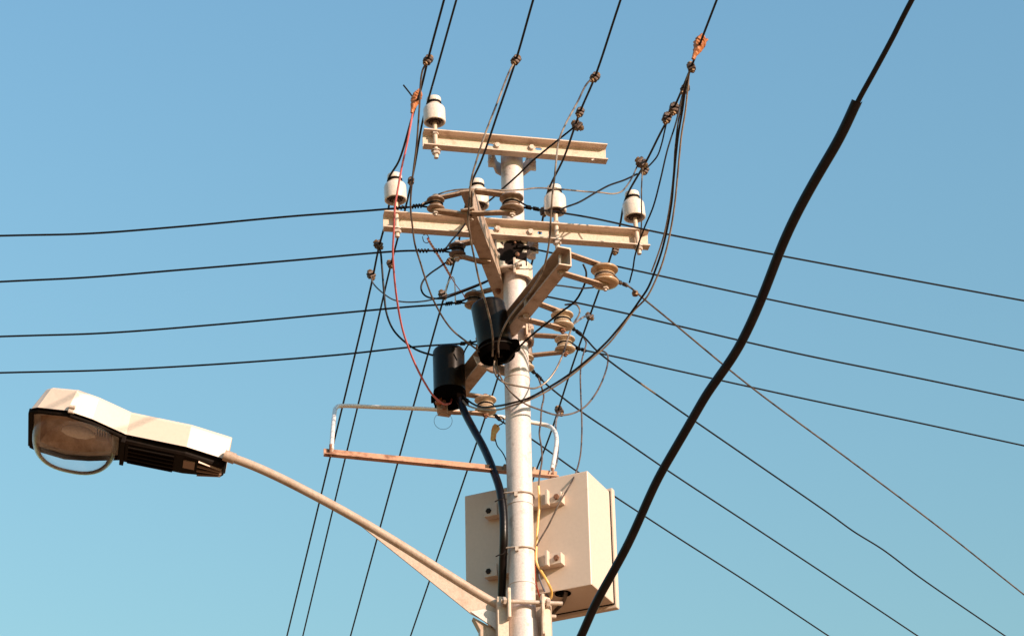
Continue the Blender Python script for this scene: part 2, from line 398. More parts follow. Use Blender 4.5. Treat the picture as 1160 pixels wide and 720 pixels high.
# two spool arms that run towards and away from the street
def spoolarm(near, far, mid, H, W, side, label):
    z = P(*mid, 0).z
    a, b = Z(*near, z), Z(*far, z)
    d = (b - a).normalized(); o = Vector((-d.y, d.x, 0))           # left of the direction near -> far
    if side < 0: o = -o
    ch = obj('crossarm', channel_bm(a - o * W * .5, b - o * W * .5, o, H, W, .007), ARMD, pole, smooth=False, label=label, bevel=.0012)
    return dict(a=a, b=b, d=d, o=o, z=z, H=H, W=W, ob=ch)
SA = spoolarm((529, 226), (596, 400), (560, 312), .108, .068, 1, 'upper weathered channel arm running back past the left of the pole')
SB = spoolarm((640, 290), (502, 462), (570, 376), .10, .066, 1, 'lower weathered channel arm pointing out to the front right of the pole')
for sa, us in ((SA, (.05, .5, .9)), (SB, (.035, .30, .62))):
    L = (sa['b'] - sa['a']).length
    for u in us:
        q = sa['a'] + sa['d'] * (L * u)
        b = bmesh.new(); rod(b, q - UP * (sa['H'] / 2 + .02), q + UP * (sa['H'] / 2 + .02), .0085, 10); hexnut(b, q - UP * (sa['H'] / 2 + .014), UP, .015, .014)
        obj('bolt', b, BOLT if u < .4 else RUSTB, sa['ob'], smooth=False)

# square saddle below the long crossarm, half eaten by rust
zc = P(576, 286, -.085).z
sc = Vector((PX - .018, YP - .045, zc))
b = bmesh.new(); ax = CA2['d']; ay = Vector((ax.y, -ax.x, 0))
obox(b, sc, ax, ay, UP, .155, .07, .165)
me_o = obj('saddle_box', b, SADDLE, pole, smooth=False, bevel=.004, label='small white steel box on the pole with a ragged dark rusted patch')
me_o.data.transform(Matrix.Translation(-(sc - root_loc(pole)))); me_o.location = sc - root_loc(pole)
for (px, py, r) in ((586, 288, .012), (583.5, 275, .006)):
    b = bmesh.new(); p = P(px, py, -.085); lathe(b, p, -Vector((0, 1, 0)), [(0, 0), (r, 0), (r * .8, .008), (0, .01)], 10)
    obj('rust_knob', b, RUSTB, pole)
# curled brackets clamped on the right side of the pole
def cheek(pts, d0, d1, name='cheek_bracket', m=ARM):
    b = bmesh.new(); A = [P(x, y, d0) for x, y in pts]
    prism(b, A, Vector((0, d1 - d0, 0)))
    return obj(name, b, m, pole, smooth=False, bevel=.003)
def arm_saddle(sa, dz, hh, m):
    o, d = -sa['o'], sa['d']; c = Vector((PX, YP, sa['z'] + dz - hh / 2))
    prof = [(-.105, .012), (-.082, .012), (-.064, .040), (-.040, .066), (0, .078), (.040, .066), (.064, .040), (.082, .012), (.105, .012), (.105, .024), (.088, .024), (.072, .050), (.046, .078), (0, .092), (-.046, .078), (-.072, .050), (-.088, .024), (-.105, .024)]
    prism(bm_ := bmesh.new(), [c + d * x + o * y for x, y in prof], UP * hh)
    obj('clamp_saddle', bm_, m, pole, smooth=False, bevel=.002)
    for s_ in (-1, 1):
        q = c + d * (s_ * .094) + UP * (hh / 2)
        bm_ = bmesh.new(); rod(bm_, q - o * .075, q + o * .055, .008, 10); hexnut(bm_, q + o * .025, o, .017, .015)
        obj('clamp_bolt', bm_, BOLT, pole, smooth=False)
arm_saddle(SA, .0, .085, ARM); arm_saddle(SB, -.02, .09, ARMD)
b = bmesh.new(); q = P(604, 264, .07); rod(b, q, P(602, 292, .07), .022, 14); obj('clamp_bolt', b, POLE, pole)
# angle plate under the lower cylinder's arm
cheek([(536, 402), (574, 416), (574, 424), (556, 420), (541, 412)], .02, .045, 'brace_plate', ARMD)

# ------------------------------------------------------------------ pin insulators on the crossarms
PINL = [(CA2, 449, 'white porcelain insulator on a pin at the left end of the long crossarm'),
        (CA1, 493, 'white porcelain insulator alone at the left end of the short top crossarm'),
        (CA2, 542.5, 'white porcelain insulator on the long crossarm left of the pole, behind the front arm'),
        (CA2, 630.5, 'white porcelain insulator on the long crossarm right of the pole'),
        (CA2, 722, 'white porcelain insulator on a pin at the right end of the long crossarm')]
TILT = [-.04, -.03, -.03, -.02, -.065]
def pin_position(ca, px):
    # where the pin crosses the arm's height, on the arm's middle line
    best = None
    for i in range(401):
        q = ca['a'].lerp(ca['b'], i / 400)
        v = q - CAM; X = 580 + FPX * v.dot(RV) / v.dot(F)
        if best is None or abs(X - px) < best[0]: best = (abs(X - px), q)
    return best[1] + ca['o'] * .006
def make_pin(loc):
    t = thing('pin_insulator', '', 'insulator', loc, 'pin insulators on the crossarms')
    O = Vector(loc)
    bell = [(.036, .150), (.044, .136), (.047, .124), (.0485, .1195), (.052, .118), (.0555, .1205), (.0568, .126), (.0568, .150), (.0572, .180), (.0566, .196), (.0535, .206), (.047, .213), (.0385, .218), (.0350, .223), (.0335, .230), (.0345, .236), (.0375, .240), (.0380, .258), (.0362, .266), (.030, .270), (.012, .272), (0, .2725)]
    obj('bell', lathe(bmesh.new(), O, UP, bell, 40), PORC, t)
    b = lathe(bmesh.new(), O, UP, [(.0, .150), (.0465, .150), (.0450, .140), (.036, .136), (.034, .124), (.030, .122), (.028, .138), (.025, .138), (.024, .117), (.0165, .115), (.0160, .142)], 32)
    obj('cavity_core', b, CAVE, t)
    b = bmesh.new(); rod(b, O - UP * .092, O + UP * .145, .0115, 16)
    p = obj('pin', b, ARM, t)
    obj('nut', hexnut(bmesh.new(), O - UP * .0700, UP, .021, .0185), BOLT, p, smooth=False)
    obj('washer', lathe(bmesh.new(), O - UP * .0512, UP, [(0, 0), (.025, 0), (.025, .0035), (0, .0035)], 20), BOLT, p, smooth=False)
    obj('nut', hexnut(bmesh.new(), O + UP * .0478, UP, .019, .012), BOLT, p, smooth=False)
    pts = []
    for i in range(61): a = i / 20 * 2 * pi; pts.append(O + Vector((cos(a) * .036, sin(a) * .036, .228 + .004 * i / 20)))
    obj('tie_wire', tube_bm(pts, .0028, 6), WIRE, t)
    return t
def dup(o, loc):
    r = o.copy(); COL.objects.link(r); r.location = loc
    for ch in list(o.children):
        c = ch.copy(); COL.objects.link(c); c.parent = r
        for g_ in list(ch.children):
            e = g_.copy(); COL.objects.link(e); e.parent = c
    return r
PIN = []
p0 = None
for i, (ca, px, lab) in enumerate(PINL):
    loc = pin_position(ca, px)
    t = make_pin(loc) if p0 is None else dup(p0, loc)
    if p0 is None: p0 = t
    t['label'] = lab
    # lean with the pin, turn for variety
    PIN.append((t, loc))
PIN[1] = (PIN[1][0], PIN[1][1] - UP * .022); PIN[1][0].location = PIN[1][1]
for (t, loc), tl in zip(PIN, TILT): t.rotation_euler = (0, tl, 0)
def pin_top(i, h=.236):
    t, loc = PIN[i]; return Vector(loc) + Vector((sin(TILT[i]) * h, 0, cos(TILT[i]) * h))

# ------------------------------------------------------------------ spool insulators
SPOOLS = []
def spool(arm, cx, cy, R, m, attach, label, h=None):
    h = h or min(.095, R * 1.45)
    z = arm['z']; c = Z(cx, cy, z); q = Z(*attach, z)
    # butt of the straps at the arm's side
    t = thing('spool_insulator', label, 'insulator', c, 'spool insulators held between flat straps')
    e = h / 2
    half = [(R * .55, .08), (R * .70, .14), (R * .72, .24), (R * .56, .32), (R * .54, .46), (R * .66, .54), (R * .95, .60), (R, .67), (R, .79), (R * .92, .91), (R * .62, 1.0), (.010, 1.0)]
    prof = [(r_, -h_ * e) for r_, h_ in half[::-1]] + [(r_, h_ * e) for r_, h_ in half]
    obj('porcelain_spool', lathe(bmesh.new(), c, UP, prof, 36), m, t)
    dr = (c - q).normalized(); sd = Vector((-dr.y, dr.x, 0))
    for s in (1, -1):
        b = bmesh.new(); w = .020; th = .008; z1 = s * (e + .002) + (0 if s > 0 else -th); z0 = s * (arm['H'] / 2 + .004) + (0 if s > 0 else -th)
        poly = []; Ls = (c - q).length
        def zz(p): return UP * (z0 + (z1 - z0) * max(0, min(1, ((p - q).dot(dr) - .03) / max(.02, Ls - .06))))
        for k in range(9): a = -pi / 2 + pi * k / 8; poly.append(c + dr * (cos(a) * w) + sd * (sin(a) * w))
        st_ = [c - dr * .03, q + dr * .03]
        A_ = poly + [p + sd * w for p in st_] + [q + sd * w, q - dr * .02 + sd * w * .5, q - dr * .02 - sd * w * .5, q - sd * w] + [p - sd * w for p in st_[::-1]]
        V0 = [b.verts.new(p + zz(p)) for p in A_]; V1 = [b.verts.new(p + zz(p) + UP * th) for p in A_]; nn = len(A_)
        b.faces.new(V0[::-1]); b.faces.new(V1)
        for i in range(nn): b.faces.new((V0[i], V0[(i + 1) % nn], V1[(i + 1) % nn], V1[i]))
        obj('strap', b, STRAP, t, smooth=False)
    b = bmesh.new(); rod(b, c - UP * (e + .030), c + UP * (e + .016), .0085, 12); 
    bo = obj('bolt', b, RUSTB if cy > 350 else BOLT, t)
    for hz in (-e - .022, e + .0085):
        obj('nut', hexnut(bmesh.new(), c + UP * hz, UP, .0165, .0125), RUSTB if cy > 350 else BOLT, bo, smooth=False)
    d = dict(c=c, R=R, root=t); SPOOLS.append(d); return d
A1L = spool(SA, 493.5, 231.5, .043, PORCG, (530, 231), 'small weathered spool insulator at the far left above the long crossarm')
A1R = spool(SA, 579.5, 231, .058, PORCG, (534, 229), 'large brownish spool insulator in front of the pole above the long crossarm')
A2L = spool(SA, 518, 283.5, .042, PORCD, (551, 284), 'dark grey spool insulator left of the pole just under the long crossarm')
A3L = spool(SA, 537, 340, .05, PORCG, (569, 338), 'weathered spool insulator half hidden behind the upper black cylinder')
A4L = spool(SA, 549, 388, .048, PORCG, (586, 385), 'weathered spool insulator behind the upper black cylinder at the rear of its arm')
A4R = spool(SA, 640, 390, .055, PORCW, (594, 391), 'pale spool insulator right of the pole, lower one of a close pair')
B1 = spool(SB, 685, 313, .066, PORCT, (636, 297), 'large tan spool insulator farthest right, held by the tip of the front arm')
B2 = spool(SB, 637, 363, .056, PORCW, (592, 349), 'pale spool insulator right of the pole, upper one of a close pair')
B3 = spool(SB, 594, 411, .05, PORCW, (547, 402), 'pale spool insulator behind the pole beside the upper black cylinder')
B4 = spool(SB, 550, 459, .058, PORCW, (508, 455), 'pale spool insulator left of the pole beside the lower black cylinder')

# ------------------------------------------------------------------ wires
WG = {'over': 'overhead wires crossing the picture', 'jump': 'jumper wires around the pole'}
def wire(name, label, cat, pts, r, m, group=None, n=8, sub=8, uv=False):
    o = obj(name, tube_bm(smooth_path(pts, sub), r, n, uv=uv), m)
    return tag(o, label, cat, group)
def extend(p, q, L):                           # beyond q, away from p
    return q + (q - p).normalized() * L
def part_tube(name, parent, pts, r, m, n=6, label=None):
    return obj(name, tube_bm(pts, r, n), m, parent, label=label)

# side wires that end on the spools
def dead_end(sp, pix, r, label, z_end=None, m=BLACK, knot=.13, knots=True, far=25, sag=0.0):
    c = sp['c']; z = c.z
    far_pts = []
    n = len(pix)
    for i, (x, y) in enumerate(pix): far_pts.append(Z(x, y, z - sag * sin(pi * (i + 1) / (n + 1))))
    first = far_pts[0]
    dv = (first - c); dv.z = 0; dv.normalize(); sd = Vector((-dv.y, dv.x, 0))
    g = sp['R'] * .62 + r
    loop = []
    for k in range(15):
        a = -pi * .58 + (2 * pi * .58) * k / 14
        loop.append(c - dv * (cos(a) * g) + sd * (sin(a) * g))
    grip = c + dv * (sp['R'] + .03)
    end = extend(far_pts[-2] if n > 1 else c, far_pts[-1], far)
    end.z = far_pts[-1].z
    w = wire('side_wire', label, 'wire', [c + dv * g * .3 + sd * g] + [grip + sd * .003] + far_pts + [end], r, m, WG['over'], n=8, sub=8)
    # the tail round the groove and the twisted grip
    part_tube('loop', w, smooth_path([grip - sd * .004] + loop + [grip + sd * .004], 3), r * .9, m, 8)
    if knots:
        knot = min(knot, max(.05, (first - grip).length * .9))
        dr = (first - grip).normalized()
        a = grip - dr * .012; b_ = grip + dr * knot
        part_tube('twist_knot', w, coil_pts(a, a.lerp(b_, .38), r * 1.7, 4), r * .75, m)
        part_tube('twist_knot', w, coil_pts(a.lerp(b_, .55), b_, r * 1.6, 4), r * .7, m)
    return w
dead_end(A1L, [(432, 237.3), (330, 245), (200, 257), (100, 264.5), (0, 267)], .0052, 'black wire leaving the left edge, highest of the four on that side')
dead_end(A2L, [(454, 284.3), (330, 295), (200, 306), (100, 314), (0, 319)], .0052, 'black wire leaving the left edge, second highest of the four')
dead_end(A3L, [(503, 344.5), (468, 347), (380, 355), (250, 367), (120, 377), (0, 381)], .0052, 'black wire leaving the left edge, third from the top of the four')
dead_end(A4L, [(523, 389), (471, 392.5), (380, 402), (250, 412), (120, 419), (0, 422)], .0052, 'black wire leaving the left edge, lowest of the four on that side')
dead_end(A1R, [(612, 237.5), (666, 246), (752, 264.5), (900, 292.5), (1040, 318.5), (1160, 340.5)], .0048, 'black wire leaving the right edge, highest of the four level ones')
dead_end(dict(c=P(588, 278.5, -.085), R=.012), [(604, 282), (628, 287), (691, 300), (760, 315), (900, 345), (1040, 373), (1160, 397)], .0048, 'black wire leaving the right edge, second highest of the four level ones')
dead_end(dict(c=P(601, 331.5, -.03), R=.012), [(618, 335.5), (640, 340), (710, 355), (760, 367), (900, 399.5), (1040, 428), (1160, 453)], .0048, 'black wire leaving the right edge, third of the four level ones')
dead_end(A4R, [(662, 396.5), (700, 404.5), (760, 418), (900, 449), (1040, 478.5), (1160, 504.5)], .0048, 'black wire leaving the right edge, lowest of the four level ones')
w5 = dead_end(B1, [(710, 323), (733, 341.5), (760, 363.5), (850, 437.5), (960, 519), (1060, 594), (1160, 673)], .0046, 'brownish wire slanting from the farthest right spool to the lower right edge', m=BROWNW)
w6 = dead_end(B2, [(660, 380), (675.5, 396.5), (698, 414.5), (760, 458), (850, 520), (940, 582), (967, 601.5), (1000, 622), (1040, 652), (1139, 720)], .0046, 'wire slanting to the bottom edge with a pale splice sleeve near its upper end', m=WIRE)
w7 = dead_end(B3, [(620, 436), (656.5, 464.5), (701, 494.5), (760, 535), (850, 594), (950, 660), (1040, 720)], .0046, 'black wire slanting from behind the pole to the bottom edge', m=WIRE)
w8 = dead_end(B4, [(567, 476), (602, 497), (650, 531), (676, 548.5), (760, 603.5), (850, 661), (939, 720)], .0046, 'black wire passing behind the cabinet to the bottom edge', m=WIRE)
part_tube('splice_sleeve', w6, [Z(725, 433.5, B2['c'].z), Z(742, 445.5, B2['c'].z)], .0051, GREYW, 8, label='pale splice sleeve')
b = bmesh.new(); q = Z(719.5, 332.3, B1['c'].z); lathe(b, q - UP * .014, UP, [(0, 0), (.014, .003), (.017, .014), (.014, .025), (0, .028)], 12)
obj('bead', b, CLAMPY, w5, label='small round bead on the wire')

# lines that come over the camera, pass the pin insulators and run on behind
def line(i, near, far, label, sag_n=.0, zfar=None):
    top = pin_top(i); z = top.z
    nr = []
    for k, (x, y) in enumerate(near): nr.append(Z(x, y, z - .0))
    s = nr[0] + (nr[0] - nr[1]).normalized() * 14
    fr = [Z(x, y, z + (zfar or 0)) for x, y in far]
    e = extend(fr[-2], fr[-1], 30)
    return wire('overhead_wire', label, 'wire', [s] + nr + [top + Vector((-.034, 0, 0))] + fr + [e], .0056, WIRE, WG['over'])
L1 = line(0, [(503, 0), (485, 67), (477, 100), (466.5, 134), (452, 182)], [(440.7, 232), (428.3, 284), (420, 325), (361.6, 569), (325, 720)], 'overhead wire through the left end insulator of the long crossarm')
L2 = line(1, [(517, 0), (494.5, 80), (488, 103)], [(478, 141), (469, 192), (459, 237), (442, 303), (420.5, 396), (377, 577), (343, 720)], 'overhead wire through the lone insulator of the short top crossarm')
L3 = line(2, [(604, 0), (584.5, 68), (566, 122), (546, 180)], [(516, 291), (504.5, 331), (458.8, 494), (397, 720)], 'overhead wire through the left inner insulator, running down behind the lower black cylinder')
L4 = line(3, [(703, 0), (674, 87), (657, 127), (639, 178)], [(612, 262), (560, 440), (525, 545), (465, 720)], 'overhead wire through the right inner insulator, passing behind the pole')
L5 = line(4, [(812, 0), (797, 39), (783, 76), (764, 121), (748, 151), (733, 181)], [(702, 256), (690, 296), (668, 358), (648, 415), (624, 489.5), (603, 545), (553, 710)], 'overhead wire through the right end insulator, running down behind the cabinet')

def jump(label, pix, d0, d1, r=.0046, m=WIRE, bulge=0.0, name='jumper_wire', group=True, uv=False, n=8):
    L = [0]
    for a, b_ in zip(pix, pix[1:]): L.append(L[-1] + math.hypot(b_[0] - a[0], b_[1] - a[1]))
    kn = [(0, d0)] + [(l, p[2]) for p, l in zip(pix, L) if len(p) > 2] + [(L[-1], d1)]
    def dep(l):
        for (a, da), (c, dc) in zip(kn, kn[1:]):
            if l <= c + 1e-9: return da + (dc - da) * (l - a) / max(1e-6, c - a)
        return d1
    pts = [P(p[0], p[1], dep(l) - bulge * sin(pi * l / L[-1])) for p, l in zip(pix, L)]
    return wire(name, label, 'wire', pts, r, m, WG['jump'] if group else None, uv=uv, n=n)
def dz(px, py, z): return Z(px, py, z).y - YP        # depth of a pixel at a height
zl = [pin_top(i).z for i in range(5)]
D1B = -.16      # depth of the upper cylinder's mouth
D2B = .45       # depth of the lower cylinder's mouth
jump('grey brown jumper from the top left clamp down to the upper black cylinder',
     [(485, 69), (478.6, 80), (475, 123), (472, 163), (467, 204), (465, 232), (467, 254), (470, 276.5), (477, 300), (481, 313), (492, 342), (510, 371), (530, 388), (547.6, 401)], dz(485, 68, zl[0]), D1B, m=BROWNW, bulge=.12)
jump('faded red jumper wire hanging from the orange taped splice to the lower black cylinder',
     [(469, 118), (465.7, 138), (461, 163), (455, 190), (450, 218), (447.6, 232), (446, 263), (445, 285), (446, 305), (448, 326.5), (452, 354), (457, 376.5), (464, 397), (472, 416), (481, 433), (491, 448), (503, 457.5), (510, 456), (511.5, 452)], dz(470, 115, zl[0]), D2B, r=.0052, m=PINK, bulge=.28)
jump('black jumper from the far left clamp curving round behind the lower black cylinder',
     [(428.5, 278), (431, 285), (432.5, 300), (435, 331), (438, 355), (446, 374), (461, 389), (474, 397), (493, 403)], dz(428, 277, zl[0]), D2B + .02, r=.0055, m=BLACK)
jump('thin brown jumper from the far left lower clamp sweeping right to the upper arm',
     [(420, 311), (423, 321), (434, 332), (446, 339.5), (460, 342), (480, 341), (492, 338.5), (513, 332.5), (549, 319), (563, 313)], dz(420, 311, zl[0]), .0, m=BROWNW, r=.004)
jump('black looped jumper hanging left from the dark grey spool insulator',
     [(507, 296), (497, 303), (487, 310), (480, 317), (477, 325), (479, 332), (485, 336.5), (501, 338), (513, 334.5), (540, 324), (550, 319.5), (562, 313)], .0, .0, m=BLACK, r=.0048)
jump('light grey jumper from the clamp above the pole down across the upper arm',
     [(584, 69), (577.5, 80), (561.5, 121), (549.5, 152), (540, 181), (534, 203), (532, 225), (530.5, 250), (533, 270), (539, 300), (542.5, 316), (551, 345.5), (557, 371), (558.5, 388), (558, 403)], dz(584, 68, zl[2]), D1B - .05, m=GREYW, bulge=.45)
jump('black jumper from behind the front arm down to the second wire on the left',
     [(546, 226), (538, 240), (529, 251), (520, 263), (512, 272), (504, 282), (500, 283.5)], -.05, dz(500, 283, SA['z']), m=BLACK)
jump('light grey jumper from the clamp right of the pole down across the lower arm',
     [(672, 88), (664.5, 95.5), (654, 116), (640, 142), (633, 160), (630, 183), (628, 203), (625.7, 221), (624, 246), (623, 266), (620, 287), (615, 306), (607, 321), (598, 334), (586, 348), (575, 363), (567, 380), (564.5, 390), (565, 404)], dz(674, 87, zl[3]), D1B - .03, m=GREYW, bulge=.5)
jump('grey loop from the upper black cylinder across the pole to the right spool pair',
     [(563, 396), (560.5, 406), (560, 419), (563, 427), (571, 433), (592, 438), (606, 439.5), (618, 433), (628, 421), (637.6, 401), (643, 384), (650, 366), (656, 356), (656.5, 350), (652, 344.5), (640, 345)], D1B, .1, m=GREYW, bulge=.15)
jump('straight dark jumper slanting from the lowest middle clamp down behind the front arm',
     [(653, 142), (643, 150), (631.7, 159), (602.4, 183), (587, 198), (568, 215), (556, 226), (547, 232)], dz(654, 141, zl[3]), -.06, m=WIRE, bulge=.1)
jump('pale thin jumper looping from the highest left wire over to the right end insulator',
     [(478, 231), (486, 226.5), (496, 220.5), (508, 216.5), (523, 214.5), (551, 214.7), (572, 215.5), (590, 215), (607, 213), (637, 214.5), (663, 217), (680, 218), (694, 219.5), (703, 217.5), (709, 212), (716, 201), (722, 188)], dz(478, 231, SA['z']), dz(724, 186, zl[4]), m=GREYW, r=.004, bulge=.1)
jump('dark jumper rising from the right inner insulator to the right end clamp',
     [(634, 238), (640, 235), (656, 229), (675, 218), (690, 210), (707, 204), (722, 197)], dz(634, 238, SA['z']) , dz(724, 186, zl[4]), m=WIRE)
j = jump('thick black jumper swooping from the right taped splice to the lower black cylinder',
     [(783, 75), (777.5, 95), (773, 125), (768.5, 152), (765, 183), (763, 205), (761, 228), (756, 258), (750, 283), (743, 304), (734, 326), (724, 341), (713.4, 356, -.35), (698, 375), (687, 387.5), (667, 406), (643, 425), (620, 439.5, -.16), (598, 451), (579, 456.5, -.13), (560, 460), (544, 460.5), (531, 454), (521, 443)], dz(783, 75, zl[4]), D2B, m=WIRE, r=.0054)
jump('second strand of the swooping jumpers, brown where it peels off on the right',
     [(781, 77), (779.5, 95), (776.5, 125), (772, 153), (769, 183), (767, 205), (764.5, 230), (760, 259), (755, 282), (750, 299), (744.5, 313), (733, 336), (718, 352, -.36), (701, 375), (689, 389.5), (668, 408), (645, 426.5), (621, 442, -.15), (599, 453), (581, 459, -.115), (566, 463.5), (552, 464), (530, 459), (519, 447)], dz(781, 77, zl[4]), D2B, m=TANW, r=.0046)
jump('thin dark strand leaving the taped splice just inside the swooping jumpers',
     [(784, 74), (776.5, 95), (771, 125), (768, 140), (766, 157), (764.5, 172), (763.5, 190), (762, 207), (759.5, 228), (755, 254), (750.5, 272), (745, 289), (738, 308)], dz(784, 74, zl[4]), -.48, m=GREYW, r=.0042)
jump('inner jumper dropping from the right clamps to the farthest right spool',
     [(774, 104), (770, 120), (766, 138), (756, 170), (748, 204), (740, 234), (730, 258), (723, 277), (719, 291), (717, 304), (713, 320)], dz(774, 104, zl[4]), dz(713, 320, B1['c'].z), m=WIRE, r=.004, bulge=.15)
jump('straight tan wire hanging from the right clamp to the pin nut of the end insulator',
     [(728, 190), (726.7, 214), (726.5, 256), (724, 276), (722.5, 287)], dz(727, 190, zl[4]) - .02, CA2['b'].y - YP - .05, m=GREYW, r=.0035, bulge=.04)
jump('short curved jumper bowing right between the two clusters of right hand clamps',
     [(756, 134), (753, 148), (749.5, 163), (745, 176), (738, 185), (731, 191.5)], dz(755, 133, zl[4]), dz(730, 192, zl[4]), m=WIRE, r=.004)
jump('dark jumper from the farthest right spool curling down left over the pole',
     [(660.5, 299), (664, 308), (663, 319), (658, 331), (651, 341.5), (636, 353), (620, 365.5), (609, 374), (592, 389), (580, 402), (574, 409), (569, 411), (566, 406)], -.5, D1B, m=WIRE, r=.005, bulge=.02)
jump('long brown loop hanging below the right wires and crossing the pole',
     [(676, 397), (684, 398), (688, 401.5), (688.5, 410), (686, 421), (677, 442), (663.4, 459.7), (650, 467.5), (634, 470, .15), (612, 464, -.05), (593, 456, -.13), (579, 444), (569, 430, -.15), (563.5, 418), (562, 404)], .7, D1B + .02, m=BROWNW, r=.0046)
jump('wavy brown wire dropping from the right spool pair to the yellow lead by the cabinet',
     [(661, 382), (664, 388), (662, 397), (659.5, 406), (657.5, 422), (658, 448), (659, 473), (659, 494), (657, 518, .10), (649, 543, -.02), (635, 567, -.05), (621, 595), (611, 612), (608, 618)], .5, -.03, m=BROWNW, r=.0042, bulge=.0)
jump('dark wire hanging beside the pole from the slanting wire behind it',
     [(610, 428), (614, 440), (616, 449), (613.5, 462), (612.5, 478), (611, 490), (613.5, 508), (614, 520), (611, 540, .0), (610, 554)], .35, -.005, m=BROWNW, r=.0046)
jump('yellow lead running down the pole side into the bottom of the cabinet',
     [(610, 550), (611, 570), (609.5, 590), (608, 612), (608, 637), (614, 648), (621, 660, .0), (625, 671), (623, 678), (617, 677)], -.005, .08, m=YEL, r=.0062)
jump('slate blue lead beside the yellow one near the cabinet bottom', [(607.5, 632), (609, 645), (613, 660), (620, 674), (626, 681)], .0, .08, m=BLUEG, r=.0042)
jump('red lead beside the yellow one near the cabinet bottom', [(605.5, 640), (606.5, 655), (609, 668), (612, 676)], .0, .06, m=REDW, r=.0042)
jump('thick grey wire from the low right clamp down to the rusty bar tip',
     [(634, 467), (630.5, 474), (629.5, 486), (632, 500), (631.5, 515), (629.5, 527), (625, 534), (614, 537)], dz(634, 466, zl[4] - .1), .2, m=GREYW, r=.0058)
jump('short pinkish jumper between the front arm and the farthest right spool', [(626, 323), (635, 323.5), (646, 325), (658, 326.5), (672, 325.5)], -.3, -.55, m=BROWNW, r=.0042)
jump('short twisted lead between the upper right spool of the pair and the far wire', [(648, 368), (655, 363), (662, 358.5), (668, 357)], .15, .5, m=GREYW, r=.0055)
jump('red and white twisted wire from a ring under the long crossarm to the left',
     [(484.5, 270), (488, 276), (492.5, 283), (498, 292), (503, 300), (507, 307), (510, 312)], -.15, .1, m=TWIST, r=.0062, uv=True)
jump('thin mauve wire from the twisted red wire to the third left wire', [(510, 312), (514, 319), (519, 326), (524, 332), (527, 338)], .1, .2, m=REDW, r=.0022)
jump('small pale inverted hook of wire hung over the third left wire', [(505, 333), (505.5, 325), (509, 317.5), (512.5, 313.5), (514.5, 317), (515.5, 328), (515.8, 342)], .25, .25, m=WPIPE, r=.0036)
jump('black strap of wire clipping the lower wire on the left behind the cylinder', [(533, 385), (530, 391), (527, 396), (525, 401)], .3, .35, m=BLACK, r=.004)
b = tube_bm([P(502 + 10.2 * cos(a), 476.5 + 9.5 * sin(a), .42) for a in [2 * pi * k / 40 for k in range(41)]], .0011, 5)
tag(obj('wire_ring', b, BROWNW), 'thin ring of wire dangling below the lower black cylinder', 'wire ring')
b = tube_bm(smooth_path([P(478.5, 268, -.12), P(480.5, 274, -.12), P(484.5, 275, -.12), P(486, 270, -.12), P(483, 265.5, -.12), P(479, 266.5, -.12)], 5), .0022, 6)
tag(obj('wire_ring', b, BROWNW), 'small wire ring under the left half of the long crossarm', 'wire ring')

# taped splices: parts of the wires they wrap
def tape(w, pts, rad, label, extra=None):
    pts = [Vector(p) for p in pts]
    bm = bmesh.new(); sp = smooth_path(pts, 6)
    n = 12; rings = []
    for i, p in enumerate(sp):
        u = i / (len(sp) - 1); q = rad * (0.30 + 0.75 * sin(pi * (u ** .75)) ** 1.6)
        a, s, t = basis((sp[-1] - sp[0]))
        rings.append([bm.verts.new(p + (s * cos(2 * pi * k / n) + t * sin(2 * pi * k / n)) * q * random.uniform(.86, 1.14)) for k in range(n)])
    for i in range(len(rings) - 1):
        for k in range(n): bm.faces.new((rings[i][k], rings[i][(k + 1) % n], rings[i + 1][(k + 1) % n], rings[i + 1][k]))
    bm.faces.new(rings[0][::-1]); bm.faces.new(rings[-1])
    obj('tape_wrap', bm, TAPE, w, smooth=False, label=label)
d = dz(470, 115, zl[0])
tape(L1, [P(476, 101, d), P(472.5, 109, d), P(469.5, 117, d), P(466.5, 128, d)], .024, 'orange tape wrapped round the splice')
part_tube('wire_tail', L1, [P(457, 96.5, d), P(463, 104, d), P(469, 112, d)], .004, WIRE)
d = dz(792, 53, zl[4])
tape(L5, [P(796, 39, d), P(793.5, 47, d), P(790, 56, d), P(785, 67, d)], .027, 'bright orange tape wrapped round the splice')
part_tube('wire_tail', L5, [P(792, 53, d), P(799, 47, d), P(801.5, 44.5, d)], .006, TAPE)

# orange tag hanging left of the pole
b = bmesh.new()
pg = [(560.5, 479.5), (564.5, 481), (565.5, 484.5), (561.5, 490), (560.5, 498.5), (555.5, 498), (556.5, 487), (558, 482)]
prism(b, [P(x, y, .1) for x, y in pg], Vector((0.004, .012, 0)))
t = obj('cable_tag', b, TAGM, smooth=False); tag(t, 'small orange and yellow tag hanging on a thin wire left of the pole', 'tag')
part_tube('hanger_wire', t, smooth_path([P(563, 473, .12), P(567, 471.5, .12), P(570.5, 474, .12), P(570, 478.5, .12), P(566, 481, .11), P(563, 483, .1)], 5), .003, WIRE)
part_tube('hanger_wire', t, smooth_path([P(561, 497, .1), P(563, 504, .1), P(569, 512, .06), P(573, 520, .02), P(574.5, 527, .0)], 5), .003, WIRE)

